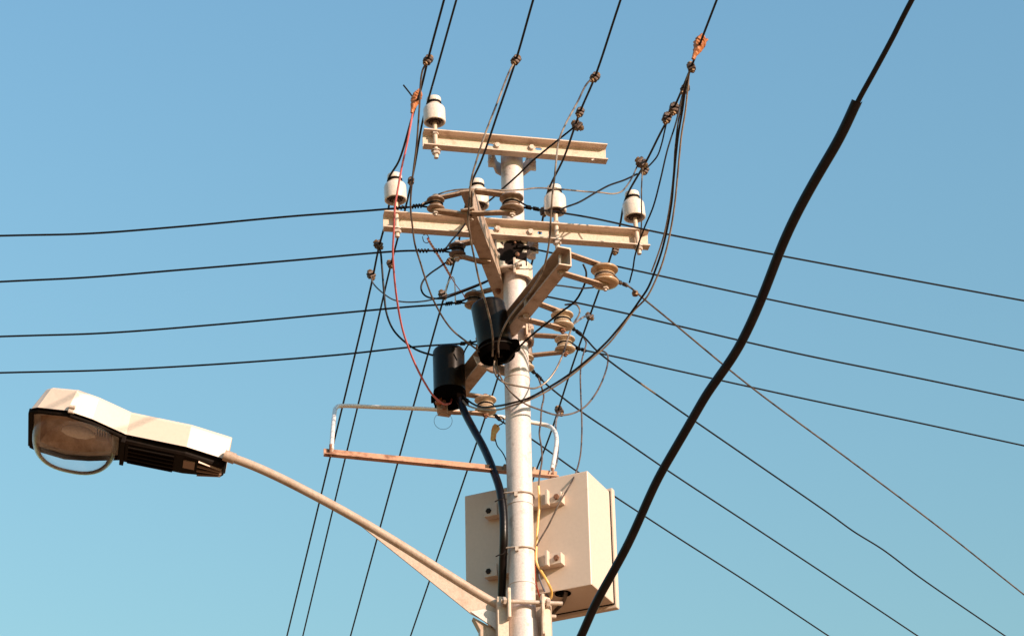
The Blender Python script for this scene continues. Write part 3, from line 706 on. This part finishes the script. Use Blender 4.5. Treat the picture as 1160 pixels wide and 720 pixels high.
# ------------------------------------------------------------------ bolted clamps on the wires
def make_clamp():
    t = thing('wire_clamp', '', 'wire clamp', (0, 0, 0), 'bolted clamps on the wires')
    X, Y, Zv = Vector((1, 0, 0)), Vector((0, 1, 0)), UP
    for sg in (1, -1):
        obj('clamp_half', obox(bmesh.new(), Vector((0, 0, sg * .0095)), X, Y, Zv, .030, .040, .0165), CLAMP, t, smooth=False, bevel=.0045)
    b = bmesh.new(); rod(b, Vector((0, 0, -.034)), Vector((0, 0, .028)), .0065, 10)
    bo_ = obj('bolt', b, CLAMPY, t, smooth=False)
    for hz in (.018, -.029): obj('nut', hexnut(bmesh.new(), Vector((0, 0, hz)), UP, .0135, .010), CLAMPY, bo_, smooth=False)
    obj('groove_rod', rod(bmesh.new(), Vector((-.021, .012, 0)), Vector((.021, .012, 0)), .0062, 8), CLAMP, t)
    return t
CL = [(485, 68, 'L', 0, 1.0, 'dark bolted clamp on the leftmost overhead wire near the top of the picture'),
      (584.5, 68, 'L', 2, 1.0, 'dark bolted clamp on the middle overhead wire high above the pole'),
      (674, 87.5, 'L', 3, 1.0, 'dark bolted clamp highest of three on the overhead wire right of the pole'),
      (657, 127, 'L', 3, .95, 'dark bolted clamp, middle one of three on the overhead wire right of the pole'),
      (654, 142, 'L', 3, 1.1, 'brassy clamp lowest of three on the overhead wire right of the pole'),
      (783, 76, 'L', 4, .95, 'grey clamp just below the bright orange tape at upper right'),
      (776, 101, 'L', 4, .95, 'brassy clamp on the wire bundle second below the bright orange tape'),
      (763.5, 123, 'L', 4, 1.15, 'brassy clamp on the right hand wire bundle, upper of two close together'),
      (755.5, 133.5, 'L', 4, 1.1, 'dark tangled clamp on the right hand wire bundle, lower of two close together'),
      (726.5, 184, 'L', 4, 1.15, 'bronze clamp right above the right end insulator'),
      (730.5, 193, 'L', 4, .9, 'small rusty clamp beside the right end insulator top'),
      (465.5, 205, 'L', 1, .85, 'small dark clamp beside the left end insulator of the long crossarm'),
      (428.5, 277, 'L', 0, 1.0, 'dark clamp left of the long crossarm end, upper of two on the far wire'),
      (420.5, 311, 'L', 0, 1.0, 'dark clamp farthest left, lower of two on the far wire'),
      (442, 299, 'L', 1, .9, 'dark clamp below the left end of the long crossarm'),
      (501.5, 333.5, 'L', 2, 1.0, 'dark clamp left of the upper black cylinder where wires cross'),
      (511, 295.5, 'd', -.02, .95, 'brassy clamp right under the dark grey spool insulator'),
      (615.5, 240, 'd', .0, .85, 'dark clamp at the left foot of the right inner insulator'),
      (634, 238.5, 'd', .0, .85, 'dark clamp at the right foot of the right inner insulator'),
      (697, 283.5, 'L', 4, .9, 'dark clamp under the right half of the long crossarm'),
      (668, 358, 'L', 4, .9, 'brown clamp on the far wire right of the upper spool of the pair'),
      (633.5, 465, 'L', 4, 1.15, 'brown clamp low on the far wire right of the pole')]
LW = [L1, L2, L3, L4, L5]
proto = None
X0, Y0 = None, None
for i, (x, y, kind, k, s, lab) in enumerate(CL):
    loc = Z(x, y, zl[k]) if kind == 'L' else P(x, y, k)
    if proto is None: proto = make_clamp(); t = proto
    else: t = dup(proto, loc)
    t.location = loc; t.scale = (s, s, s)
    ax = (Z(x - 3, y + 9, zl[3]) - Z(x, y, zl[3])).normalized()      # along the overhead wires
    yaw = random.uniform(-.35, .35)
    sd = Vector((1, 0, 0)); sd = (sd - ax * sd.dot(ax)).normalized(); up = sd.cross(ax)
    Rm = Matrix((sd, ax, up)).transposed() @ Matrix.Rotation(yaw + pi / 2, 3, 'Z') @ Matrix.Rotation(random.uniform(-.9, .9), 3, 'X')
    # the clamp's x axis runs along the wire
    t.rotation_euler = Rm.to_euler()
    t['label'] = lab

# ------------------------------------------------------------------ the two black cylinders
def cylinder(top, bot, d, R, label, extra):
    a, b_ = P(*top, d), P(*bot, d)
    ax = (a - b_).normalized(); L = (a - b_).length
    t = thing('cable_cylinder', label, 'cable cylinder', b_)
    prof = [(R * .93, .0), (R, .004), (R, L * .9), (R * .985, L * .945), (R * .93, L * .98), (R * .84, L), (R * .4, L * 1.005), (0, L * 1.006)]
    obj('shell', lathe(bmesh.new(), b_, ax, prof, 48), BPLAS, t)
    # skirt at the mouth: open underneath
    prof = [(R * 1.0, .035), (R * 1.02, .032), (R * 1.02, -.03), (R * 1.0, -.034), (R * .95, -.03), (R * .93, .02), (0, .022)]
    sk = obj('skirt', lathe(bmesh.new(), b_, ax, prof, 48), SHROUD, t)
    extra(t, b_, ax, R)
    return t
def ex_upper(t, b, ax, R):
    _, s, u = basis(ax)
    for (px, py, r, h, m) in ((582, 391, .030, .05, SHROUD), (556, 402, .016, .06, SHROUD), (567, 404, .014, .05, SHROUD)):
        p = P(px, py, D1B - .02); obj('gland', lathe(bmesh.new(), p, -ax, [(0, -.02), (r, -.02), (r, h * .5), (r * .78, h * .5), (r * .74, 0), (0, 0)], 20), m, t)
    obj('wire_band', tube_bm([b + ax * .008 + (s * cos(k * pi / 20) + u * sin(k * pi / 20)) * (R * 1.055) for k in range(41)], .004, 6), WIRE, t)
    # lug that carries it on the arm
    bb = bmesh.new(); q = P(560, 355, .0); obox(bb, q, Vector((1, 0, 0)), Vector((0, 1, 0)), UP, .04, .16, .05); obj('mount_lug', bb, ARMD, t, smooth=False)
def ex_lower(t, b, ax, R):
    _, s, u = basis(ax)
    rng = random.Random(3)
    for k in range(10):
        a = k / 10 * 2 * pi; q = b + (s * cos(a) + u * sin(a)) * R * 1.05 - ax * rng.uniform(.0, .03)
        obj('clip', obox(bmesh.new(), q, s, u, ax, .02, .02, rng.uniform(.02, .045)), SHROUD, t, smooth=False)
    p = P(496.5, 450, D2B - .03); obj('gland', lathe(bmesh.new(), p - ax * .035, ax, [(0, 0), (.017, 0), (.019, .03), (.015, .07), (0, .07)], 16), TAPE, t, label='orange brown cable gland')
    p = P(503, 459, D2B - .03); obj('gland', lathe(bmesh.new(), p - ax * .022, ax, [(0, 0), (.010, 0), (.013, .02), (.010, .05), (0, .05)], 16), RUSTB, t)
    bb = bmesh.new(); q = P(512, 425, D2B + .11); obox(bb, q, Vector((1, 0, 0)), Vector((0, 1, 0)), UP, .05, .14, .04); obj('mount_lug', bb, ARMD, t, smooth=False)
    bb = bmesh.new(); obox(bb, P(501, 463, D2B + .02), Vector((1, 0, 0)), Vector((0, 1, 0)), UP, .055, .05, .03); obj('foot_plate', bb, ARMD, t, smooth=False, bevel=.003)
CY1 = cylinder((552.5, 344), (562.5, 398), D1B, .086, 'black plastic cylinder on the upper arm against the pole, scuffed and wired underneath', ex_upper)
CY2 = cylinder((508, 396), (509.5, 450), D2B, .082, 'black plastic cylinder hanging lower left of the pole with a red wire entering', ex_lower)

wire('black_cable', 'thick black cable curving from the lower black cylinder down beside the pole', 'cable',
     [P(514, 436, D2B - .02), P(519, 449, D2B - .04), P(527, 468, .36), P(537, 487, .28), P(548, 507, .18), P(559, 533, .06), P(566.5, 556, -.03), P(570, 580, -.05), P(570.5, 610, -.05), P(569.5, 640, .0), P(568.5, 668, .05), P(568, 690, .09), P(568, 720, .10), P(568, 760, .10)], .0195, SLEEVE, n=14)
# cable ties
for (px, py, lab) in ((588.5, 561, 'thin metal tie looped round pole and cable at the cabinet top'), (589.5, 623, 'thin metal tie looped round pole and cable at the cabinet middle')):
    z = P(px, py).z; c = Vector((PX, YP, z)); pts = []
    for k in range(49):
        a = k / 48 * 2 * pi; q = c + Vector((cos(a) * (PR + .004), sin(a) * (PR + .004), 0.008 * sin(a * 1)))
        if q.x < PX - .03: q.x -= .030 * min(1, (PX - .03 - q.x) / .02)
        pts.append(q)
    t = tag(obj('cable_tie', tube_bm(pts, .0042, 6), BOLT), lab, 'cable tie', 'metal ties round the pole')
    part_tube('tie_tail', t, smooth_path([P(px - 17, py + 1, -.07), P(px - 20, py + 4, -.075), P(px - 24, py + 5, -.08), P(px - 28, py + 7, -.08)], 4), .003, WIRE)
    bb = bmesh.new(); obox(bb, P(px - 4, py - 2, -.068), Vector((1, 0, 0)), Vector((0, 1, 0)), UP, .016, .012, .022); obj('tie_buckle', bb, BOLT, t, smooth=False)

# ------------------------------------------------------------------ white pipe frame on the rusty bar
zb = P(588, 531, .08).z
ba, bb_ = Z(367.5, 510.5, zb), Z(632, 536.5, zb)
bd = (bb_ - ba).normalized(); bo = Vector((bd.y, -bd.x, 0))
t = thing('pipe_bracket', 'white pipe frame standing on a rusty angle bar behind the pole', 'bracket', (ba + bb_) * .5)
b = bmesh.new()
Lp = [(0, -.02), (.036, -.02), (.036, -.014), (.006, -.014), (.006, .02), (0, .02)]
prism(b, [ba - bo * .0 + bo * (x - .02) + UP * z for x, z in Lp], bb_ - ba)
obj('rusty_bar', b, RUSTA, t, smooth=False, label='rusty reddish angle bar')
n = bo
def vb(x, y, k=0.0): return V(x, y, ba - n * k, n)           # k: how far it leans back beyond the bar
KB = 1.0
pp = [vb(375.5, 509), vb(376.5, 492, .3 * KB), vb(379, 467, .86 * KB), vb(380.5, 462, .96 * KB), vb(385, 459.6, KB), vb(430, 461, KB), vb(500, 464, KB), vb(560, 471, KB), vb(610, 479.5, KB), vb(621, 482, .97 * KB), vb(628, 488, .85 * KB), vb(630.5, 497, .68 * KB), vb(629, 512, .4 * KB), vb(624.5, 536)]
obj('white_pipe', tube_bm(smooth_path(pp, 6), .0112, 28), WPIPE, t)
for px, py in ((374.5, 509.5), (626, 536)):
    b = bmesh.new(); q = vb(px, py); hexnut(b, q - UP * .03, UP, .014, .012); rod(b, q - UP * .034, q + UP * .03, .007); obj('bolt', b, RUSTB, t, smooth=False)
b = bmesh.new(); obox(b, vb(588, 532) + bo * .0, bd, bo, UP, .16, .03, .035); obj('pole_clamp', b, STRAP, t, smooth=False)

# ------------------------------------------------------------------ cream cabinet behind the pole
fl = Vector((-.254, 11.878, 0)); fr = Vector((.346, 11.613, 0)); z0, z1 = 6.345, 6.935
bx = (fr - fl).normalized(); by = Vector((-bx.y, bx.x, 0)); W = (fr - fl).length; DP = .275; H = z1 - z0
t = thing('junction_cabinet', 'cream steel cabinet mounted behind the pole below the crossarms', 'cabinet', fl + bx * W * .5 + by * DP * .5 + UP * z0)
ctr = fl + bx * W * .5 + by * DP * .5 + UP * (z0 + H / 2)
shell = obj('body', obox(bmesh.new(), ctr, bx, by, UP, W, DP, H), BOXM, t, smooth=False)
hc = Z(637.5, 671.5, z0)
cut(shell, lathe(bmesh.new(), hc - UP * .03, UP, [(0, 0), (.035, 0), (.035, .18), (0, .18)], 28), t)
bv = shell.modifiers.new('bevel', 'BEVEL'); bv.width = .006; bv.segments = 3; bv.limit_method = 'ANGLE'; bv.angle_limit = radians(40)
obj('hole_shade_lining', lathe(bmesh.new(), hc + UP * .002, UP, [(.0345, 0), (.0345, .14), (0, .14)], 28), HOLE_SHADE, t)  # shade of the hole's inside, put in as a near-black cup
obj('hole_grommet', lathe(bmesh.new(), hc, UP, [(.033, .0), (.033, -.004), (.039, -.004), (.039, .0)], 28), SHROUD, t)
part_tube('cabinet_lead', t, smooth_path([hc + UP * .06 + Vector((.012, 0, 0)), hc + Vector((.014, -.01, -.002)), Z(637, 683, z0 - .01), Z(630, 690, z0 - .02), P(624, 696, .14), P(612, 700, .1)], 6), .009, BROWNW, 8)
dc = ctr + by * (DP / 2 + .022)
obj('door', obox(bmesh.new(), dc, bx, by, UP, W + .026, .034, H + .040), BOXM, t, smooth=False, bevel=.006)
obj('door_gasket', obox(bmesh.new(), ctr + by * (DP / 2 + .0025), bx, by, UP, W + .004, .004, H + .004), SHROUD, t, smooth=False)
# mounting rails: box section rails with open ends
for (l, r_) in (((553, 584), (640, 565)), ((553, 653), (640, 633))):
    zc = (V(*l, fl, by).z + V(*r_, fl, by).z) / 2
    o0 = fl + by * 0.0
    xl = (V(*l, fl, by) - fl).dot(bx); xr = (V(*r_, fl, by) - fl).dot(bx)
    p0_ = fl + bx * xl + UP * zc; p1_ = fl + bx * xr + UP * zc
    Lr = (p1_ - p0_).length; dd, hh = .046, .056
    rl = obj('mounting_rail', obox(bmesh.new(), p0_.lerp(p1_, .5) - by * (dd / 2 + .001), bx, by, UP, Lr, dd, hh), BOXM, t, smooth=False, bevel=.002)
    obj('rail_plate', obox(bmesh.new(), p0_.lerp(p1_, .84) - by * (dd + .016), bx, by, UP, .012, .030, hh + .02), BOXM, rl, smooth=False, bevel=.002)
    obj('rail_plate', obox(bmesh.new(), p0_.lerp(p1_, .17) - by * (dd + .006), bx, by, UP, .006, .010, hh + .012), BOXM, rl, smooth=False, bevel=.001)
    for u, mm in ((.06, HOLE_SHADE), (.945, RUSTB)):  # left one stands for a bolt hole, its shade painted near black
        obj('rail_bolt_and_hole', hexnut(bmesh.new(), p0_.lerp(p1_, u) - by * (dd + .001), -by, .0145, .006 if mm is HOLE_SHADE else .012), mm, rl, smooth=False)
    bb = bmesh.new(); obox(bb, Vector((PX, YP, zc)) + Vector((0, PR + .01, 0)), bx, by, UP, .09, .04, .04); obj('rail_saddle', bb, ARMD, t, smooth=False)

# ------------------------------------------------------------------ street lamp on its arm
AZ = radians(10)
u2 = Vector((-cos(AZ), -sin(AZ), 0)); vn = Vector((sin(AZ), -cos(AZ), 0))       # outwards, and towards the viewer
o0 = Vector((PX, YP, 7.0))
def va(x, y): return V(x, y, o0, vn)
lamp = thing('street_lamp', 'cream street lamp with a clear bowl on a long arm reaching left from the pole', 'street lamp', va(572, 688))
ap = [va(584, 697), va(570, 688.5), va(540, 671), va(500, 646), va(450, 614.5), va(395, 582), va(345, 555), va(312, 538.5), va(285, 526.5), va(258, 516.5)]
arm_pts = smooth_path(ap, 8)
tu = lambda q: .0225
obj('arm', tube_bm(arm_pts[6:], .0215, 20), ARMP, lamp)
obj('arm_collar', tube_bm([va(266, 519.5), va(254, 515)], .027, 20), ARMP, lamp)
# gusset plate under the arm
gp = [va(396, 585), va(450, 617), va(500, 649), va(540, 674), va(569, 691.5), va(569, 716), va(545, 701), va(533, 694.5), va(500, 668), va(450, 628)]
b = prism(bmesh.new(), [p - vn * .004 for p in gp], vn * .008)
obj('gusset_plate', b, ARMP, lamp, smooth=False)
b = prism(bmesh.new(), [va(536, 697) - vn * .01, va(569, 715) - vn * .01, va(569, 760) - vn * .01, va(545, 760) - vn * .01, va(544, 712) - vn * .01], -vn * .05)
obj('arm_socket', b, ARMD, lamp, smooth=False, bevel=.004)
b = prism(bmesh.new(), [va(533, 693) + vn * .0055, va(548, 690) + vn * .0055, va(570, 697) + vn * .0055, va(570, 718) + vn * .0055, va(546, 702) + vn * .0055], vn * .003)
obj('weld_patch', b, POLE, lamp, smooth=False)
# pole plate, rods and back saddle
pc = Vector((PX, YP, 0)) + u2 * (PR + .024)
zm = P(577, 697, -.02).z
b = bmesh.new(); obox(b, pc + UP * (zm - .09) + u2 * .018, u2, vn, UP, .052, .120, .33)
mp = obj('mount_plate', b, ARM, lamp, smooth=False, bevel=.002)
sd2 = Vector((PX, YP, 0)) - u2 * (PR + .012)
for s in (1, -1):
    for zz in (zm + .042, zm - .20):
        b = bmesh.new(); a_ = pc + vn * (s * .084) + u2 * .03 + UP * zz; e_ = sd2 + vn * (s * .084) - u2 * .10 + UP * zz
        rod(b, a_, e_, .0105, 14); cr_ = obj('clamp_rod', b, BOLT, lamp); obj('nut', hexnut(bmesh.new(), pc + vn * (s * .084) + u2 * .004 + UP * zz, u2, .02, .018), BOLT, cr_, smooth=False); b = bmesh.new(); hexnut(b, sd2 + vn * (s * .084) - u2 * .022 + UP * zz, -u2, .021, .018)
        obj('nut', b, BOLT, cr_, smooth=False)
for sg in (1, -1): obj('clamp_ear', obox(bmesh.new(), pc + vn * (sg * .084) - u2 * .006 + UP * (zm + .03), u2, vn, UP, .016, .044, .15), ARM, lamp, smooth=False, bevel=.005)
b = bmesh.new()
pr = [(-.105, .03), (-.07, .03), (-.05, -.002), (0, -.02), (.05, -.002), (.07, .03), (.105, .03), (.105, .016), (.078, .014), (.056, -.02), (0, -.036), (-.056, -.02), (-.078, .014), (-.105, .016)]
prism(b, [sd2 - u2 * (.028) + vn * x + u2 * y + UP * (zm - .12) for x, y in pr], UP * .20)
obj('back_saddle', b, ARM, lamp, smooth=False, bevel=.003)

# lamp head in its own axes: U out along the arm (tilted up), VN across, N up
TL = radians(9.5)
UU = (u2 * cos(TL) + UP * sin(TL)).normalized(); NN = (UP * cos(TL) - u2 * sin(TL)).normalized()
LO = va(258, 518)
def lq(x, y):
    q = V(x, y, LO, NN) - LO; return q.dot(UU), q.dot(vn)
def L3p(u, v, n): return LO + UU * u + vn * v + NN * n
LAMP_DEBUG = [(p, lq(*p)) for p in ((255.4, 518.7), (252, 533), (210.6, 508.6), (205, 540), (142, 491.7), (142, 525), (105, 472.7), (76, 463.7), (39, 461.5), (36, 505), (98.5, 534), (257.7, 497), (228, 486), (150, 466), (113, 450), (84, 443.5), (53.6, 442))]
for p, q in LAMP_DEBUG: print('LAMP', p, 'u %.3f v %.3f' % q)
# plan outline of the body (half widths along u)
st = [(0.0, .078), (.02, .086), (.20, .132), (.49, .134), (.655, .226), (.775, .262), (.915, .232), (.945, .205)]
vc = -.105
def ring(scale, n, pull=0):
    pts = [(u - pull * max(0, (u - .6) / .35), w) for u, w in st]
    L_ = [L3p(u, vc + w * scale, n) for u, w in pts]; R_ = [L3p(u, vc - w * scale, n) for u, w in pts[::-1]]
    return L_ + R_
def loft(rings, capb=True, capt=True):
    b = bmesh.new(); VV = [[b.verts.new(p) for p in r] for r in rings]
    n = len(VV[0])
    for i in range(len(VV) - 1):
        for k in range(n): b.faces.new((VV[i][k], VV[i][(k + 1) % n], VV[i + 1][(k + 1) % n], VV[i + 1][k]))
    if capb: b.faces.new(VV[0][::-1])
    if capt: b.faces.new(VV[-1])
    return b
heights = {}
HT = .122
obj('housing', loft([ring(1, .0), ring(1, .108, .045), ring(.96, HT, .055), ring(.6, HT + .012, .1)], capb=False), LAMPW, lamp, smooth=False, bevel=.004)
# underside: gear tray with ribs (dark), and the rim round the optic
def sub_ring(us, n, scale=1.0):
    pts = []
    def wid(u):
        for (a, wa), (c, wc) in zip(st, st[1:]):
            if a <= u <= c: return wa + (wc - wa) * (u - a) / (c - a)
        return st[-1][1]
    L_ = [L3p(u, vc + (wid(u) - .026) * scale, n) for u in us]; R_ = [L3p(u, vc - (wid(u) - .026) * scale, n) for u in us[::-1]]
    return L_ + R_
gu = [.006, .02, .12, .20, .35, .50]
tray = obj('gear_tray', loft([sub_ring(gu, .03), sub_ring(gu, -.022), sub_ring([.02, .04, .13, .20, .34, .485], -.034, .94)]), LAMPB, lamp, smooth=False, bevel=.003)
for k in range(5): obj('rib', obox(bmesh.new(), L3p(.36, vc - .084 + k * .042, -.038), UU, vn, NN, .22, .010, .012), LAMPB, tray, smooth=False)
for k in range(4): obj('rib', obox(bmesh.new(), L3p(.075, vc - .054 + k * .036, -.037), (UU + vn * (.25 * (k - 1.5))).normalized(), vn, NN, .12, .008, .012), LAMPS, tray, smooth=False)
obj('tray_lip', obox(bmesh.new(), L3p(.497, vc, -.024), UU, vn, NN, .02, .262, .036), LAMPB, tray, smooth=False, bevel=.002)
obj('cover_plate', obox(bmesh.new(), L3p(.175, vc + .02, -.038), UU, vn, NN, .055, .080, .006), LAMPS, tray, smooth=False)
# optic: rim frame, reflector dish, lamp tube, bowl
ou = [.515, .56, .66, .775, .90, .938]
def oring(n, sc, shrink=0.0):
    us = [.725 + (u - .725) * (1 - shrink) for u in ou]
    return sub_ring(us, n, sc)
def ow(n, k):            # optic outline shrunk towards its middle
    c = L3p(.73, vc, n); base = sub_ring(ou, n)
    return [c + (p - c) * k for p in base]
rim = loft([ow(.004, 1.045), ow(-.010, 1.055), ow(-.018, 1.045), ow(-.018, .975), ow(.012, .965)], capb=False, capt=False)
obj('rim', rim, LAMPB, lamp, smooth=False, bevel=.002)
obj('inner_flange', loft([ow(.002, .97), ow(.000, .82), ow(.006, .81)], capb=False, capt=False), GASK, lamp, smooth=False)
b = loft([ow(.006, .81), ow(.03, .78), ow(.058, .68), ow(.080, .5), ow(.086, .25)], capb=False, capt=True)
refl = obj('reflector', b, REFL, lamp, smooth=True)
b = bmesh.new()
lathe(b, L3p(.64, vc - .005, .028), UU, [(0, 0), (.012, .0), (.014, .01), (.028, .04), (.032, .08), (.028, .13), (.015, .16), (0, .165)], 20)
obj('bulb', b, PORC, lamp)
lh = obj('lamp_holder', lathe(bmesh.new(), L3p(.575, vc - .005, .028), UU, [(0, 0), (.02, 0), (.02, .06), (0, .06)], 16), LAMPS, lamp, smooth=False)
for k in range(5): obj('reflector_rib', obox(bmesh.new(), L3p(.585 + k * .012, vc + .075, .022), UU, vn, NN, .005, .085, .03), LAMPS, refl, smooth=False)
# bowl: a domed clear cover, thin walled
N1, M1 = 48, 14
b = bmesh.new(); c = L3p(.728, vc, -.020)
def on_outline(a):       # point of the outline at angle a, softened to a rounded shape
    du, dv = .203, .218
    e = 2.5
    ca, sa = cos(a), sin(a); k = (abs(ca) ** e + abs(sa) ** e) ** (-1 / e)
    return du * ca * k, dv * sa * k
rings = []
for j_ in range(M1 + 1):
    ph = j_ / M1 * pi / 2; row = []
    for i in range(N1):
        du, dv = on_outline(2 * pi * i / N1); s = cos(ph) ** .62 if j_ < M1 else 0
        row.append(c + UU * du * s + vn * dv * s - NN * (.128 * sin(ph)))
    rings.append([b.verts.new(row[0])] if j_ == M1 else [b.verts.new(p) for p in row])
for j_ in range(M1):
    for i in range(N1):
        l = (i + 1) % N1
        if j_ == M1 - 1: b.faces.new((rings[j_][i], rings[j_][l], rings[M1][0]))
        else: b.faces.new((rings[j_][i], rings[j_][l], rings[j_ + 1][l], rings[j_ + 1][i]))
obj('bowl', b, GLASS, lamp)
# latch on the lit side
b = bmesh.new(); q = L3p(.755, vc + .268, .004); obox(b, q, UU, vn, NN, .030, .012, .034)
la = obj('latch', b, BOLT, lamp, smooth=False, bevel=.003)
obj('latch_pin', lathe(bmesh.new(), q + NN * .012 - UU * .014 + vn * .006, UU, [(0, 0), (.010, 0), (.010, .028), (0, .028)], 12), BOLT, la)
b = bmesh.new(); obox(b, L3p(.950, vc, -.002), UU, vn, NN, .010, .36, .030); obj('front_hinge', b, LAMPB, lamp, smooth=False, bevel=.003)

# ------------------------------------------------------------------ the thick cable nearer the camera
dn = -5.0
thick = [(970, 116), (951, 157), (929, 194), (903.5, 240), (885, 280), (868, 325), (851, 365), (832, 402), (802.5, 443), (788, 468), (763.5, 510), (744.5, 543), (727.8, 580), (712.5, 614), (692.5, 651), (674, 684), (658.5, 720), (640, 756)]
def dd_(y): return -5.6 + 1.0 * (y / 720)
hp = [P(x, y, dd_(y)) for x, y in thick]
e = extend(hp[-2], hp[-1], 1.6); 
hv = wire('drop_cable', 'heavy black cable hanging across the right side with a cut thick sleeve', 'cable',
          [extend(P(1000, 60, dd_(60)), P(1033, 0, dd_(0)), 5)] + [P(1033, 0, dd_(0)), P(1010, 45, dd_(45)), P(990, 82, dd_(82)), P(974, 111, dd_(111)), P(964, 131, dd_(131))], .0076, SLEEVE, n=14)
b = bmesh.new(); pts = smooth_path(hp + [e], 8)
for _ in range(14): pts = [pts[0]] + [(a_ + p_ * 2 + c_) / 4 for a_, p_, c_ in zip(pts, pts[1:], pts[2:])] + [pts[-1]]
tube(b, pts, lambda u: .0124 + .0024 * max(0, 1 - u / .6), 20, cap=False)
q = pts[0]; tdir = (pts[1] - pts[0]).normalized()
lathe(b, q, -tdir, [(.0147, 0), (.0150, .003), (.0118, .003), (.0112, -.05), (0, -.05)], 20)
obj('sleeve', b, SLEEVE, hv, label='thick black sleeve over the lower part of the cable')
b = bmesh.new(); _, s_, t_ = basis(tdir)
prism(b, [q + s_ * .013 - t_ * .008 - tdir * .004, q + s_ * .016 - t_ * .003 - tdir * .010, q + s_ * .016 + t_ * .003 - tdir * .003], tdir * .014)
obj('sleeve_tear', b, SLEEVE, hv, smooth=False)
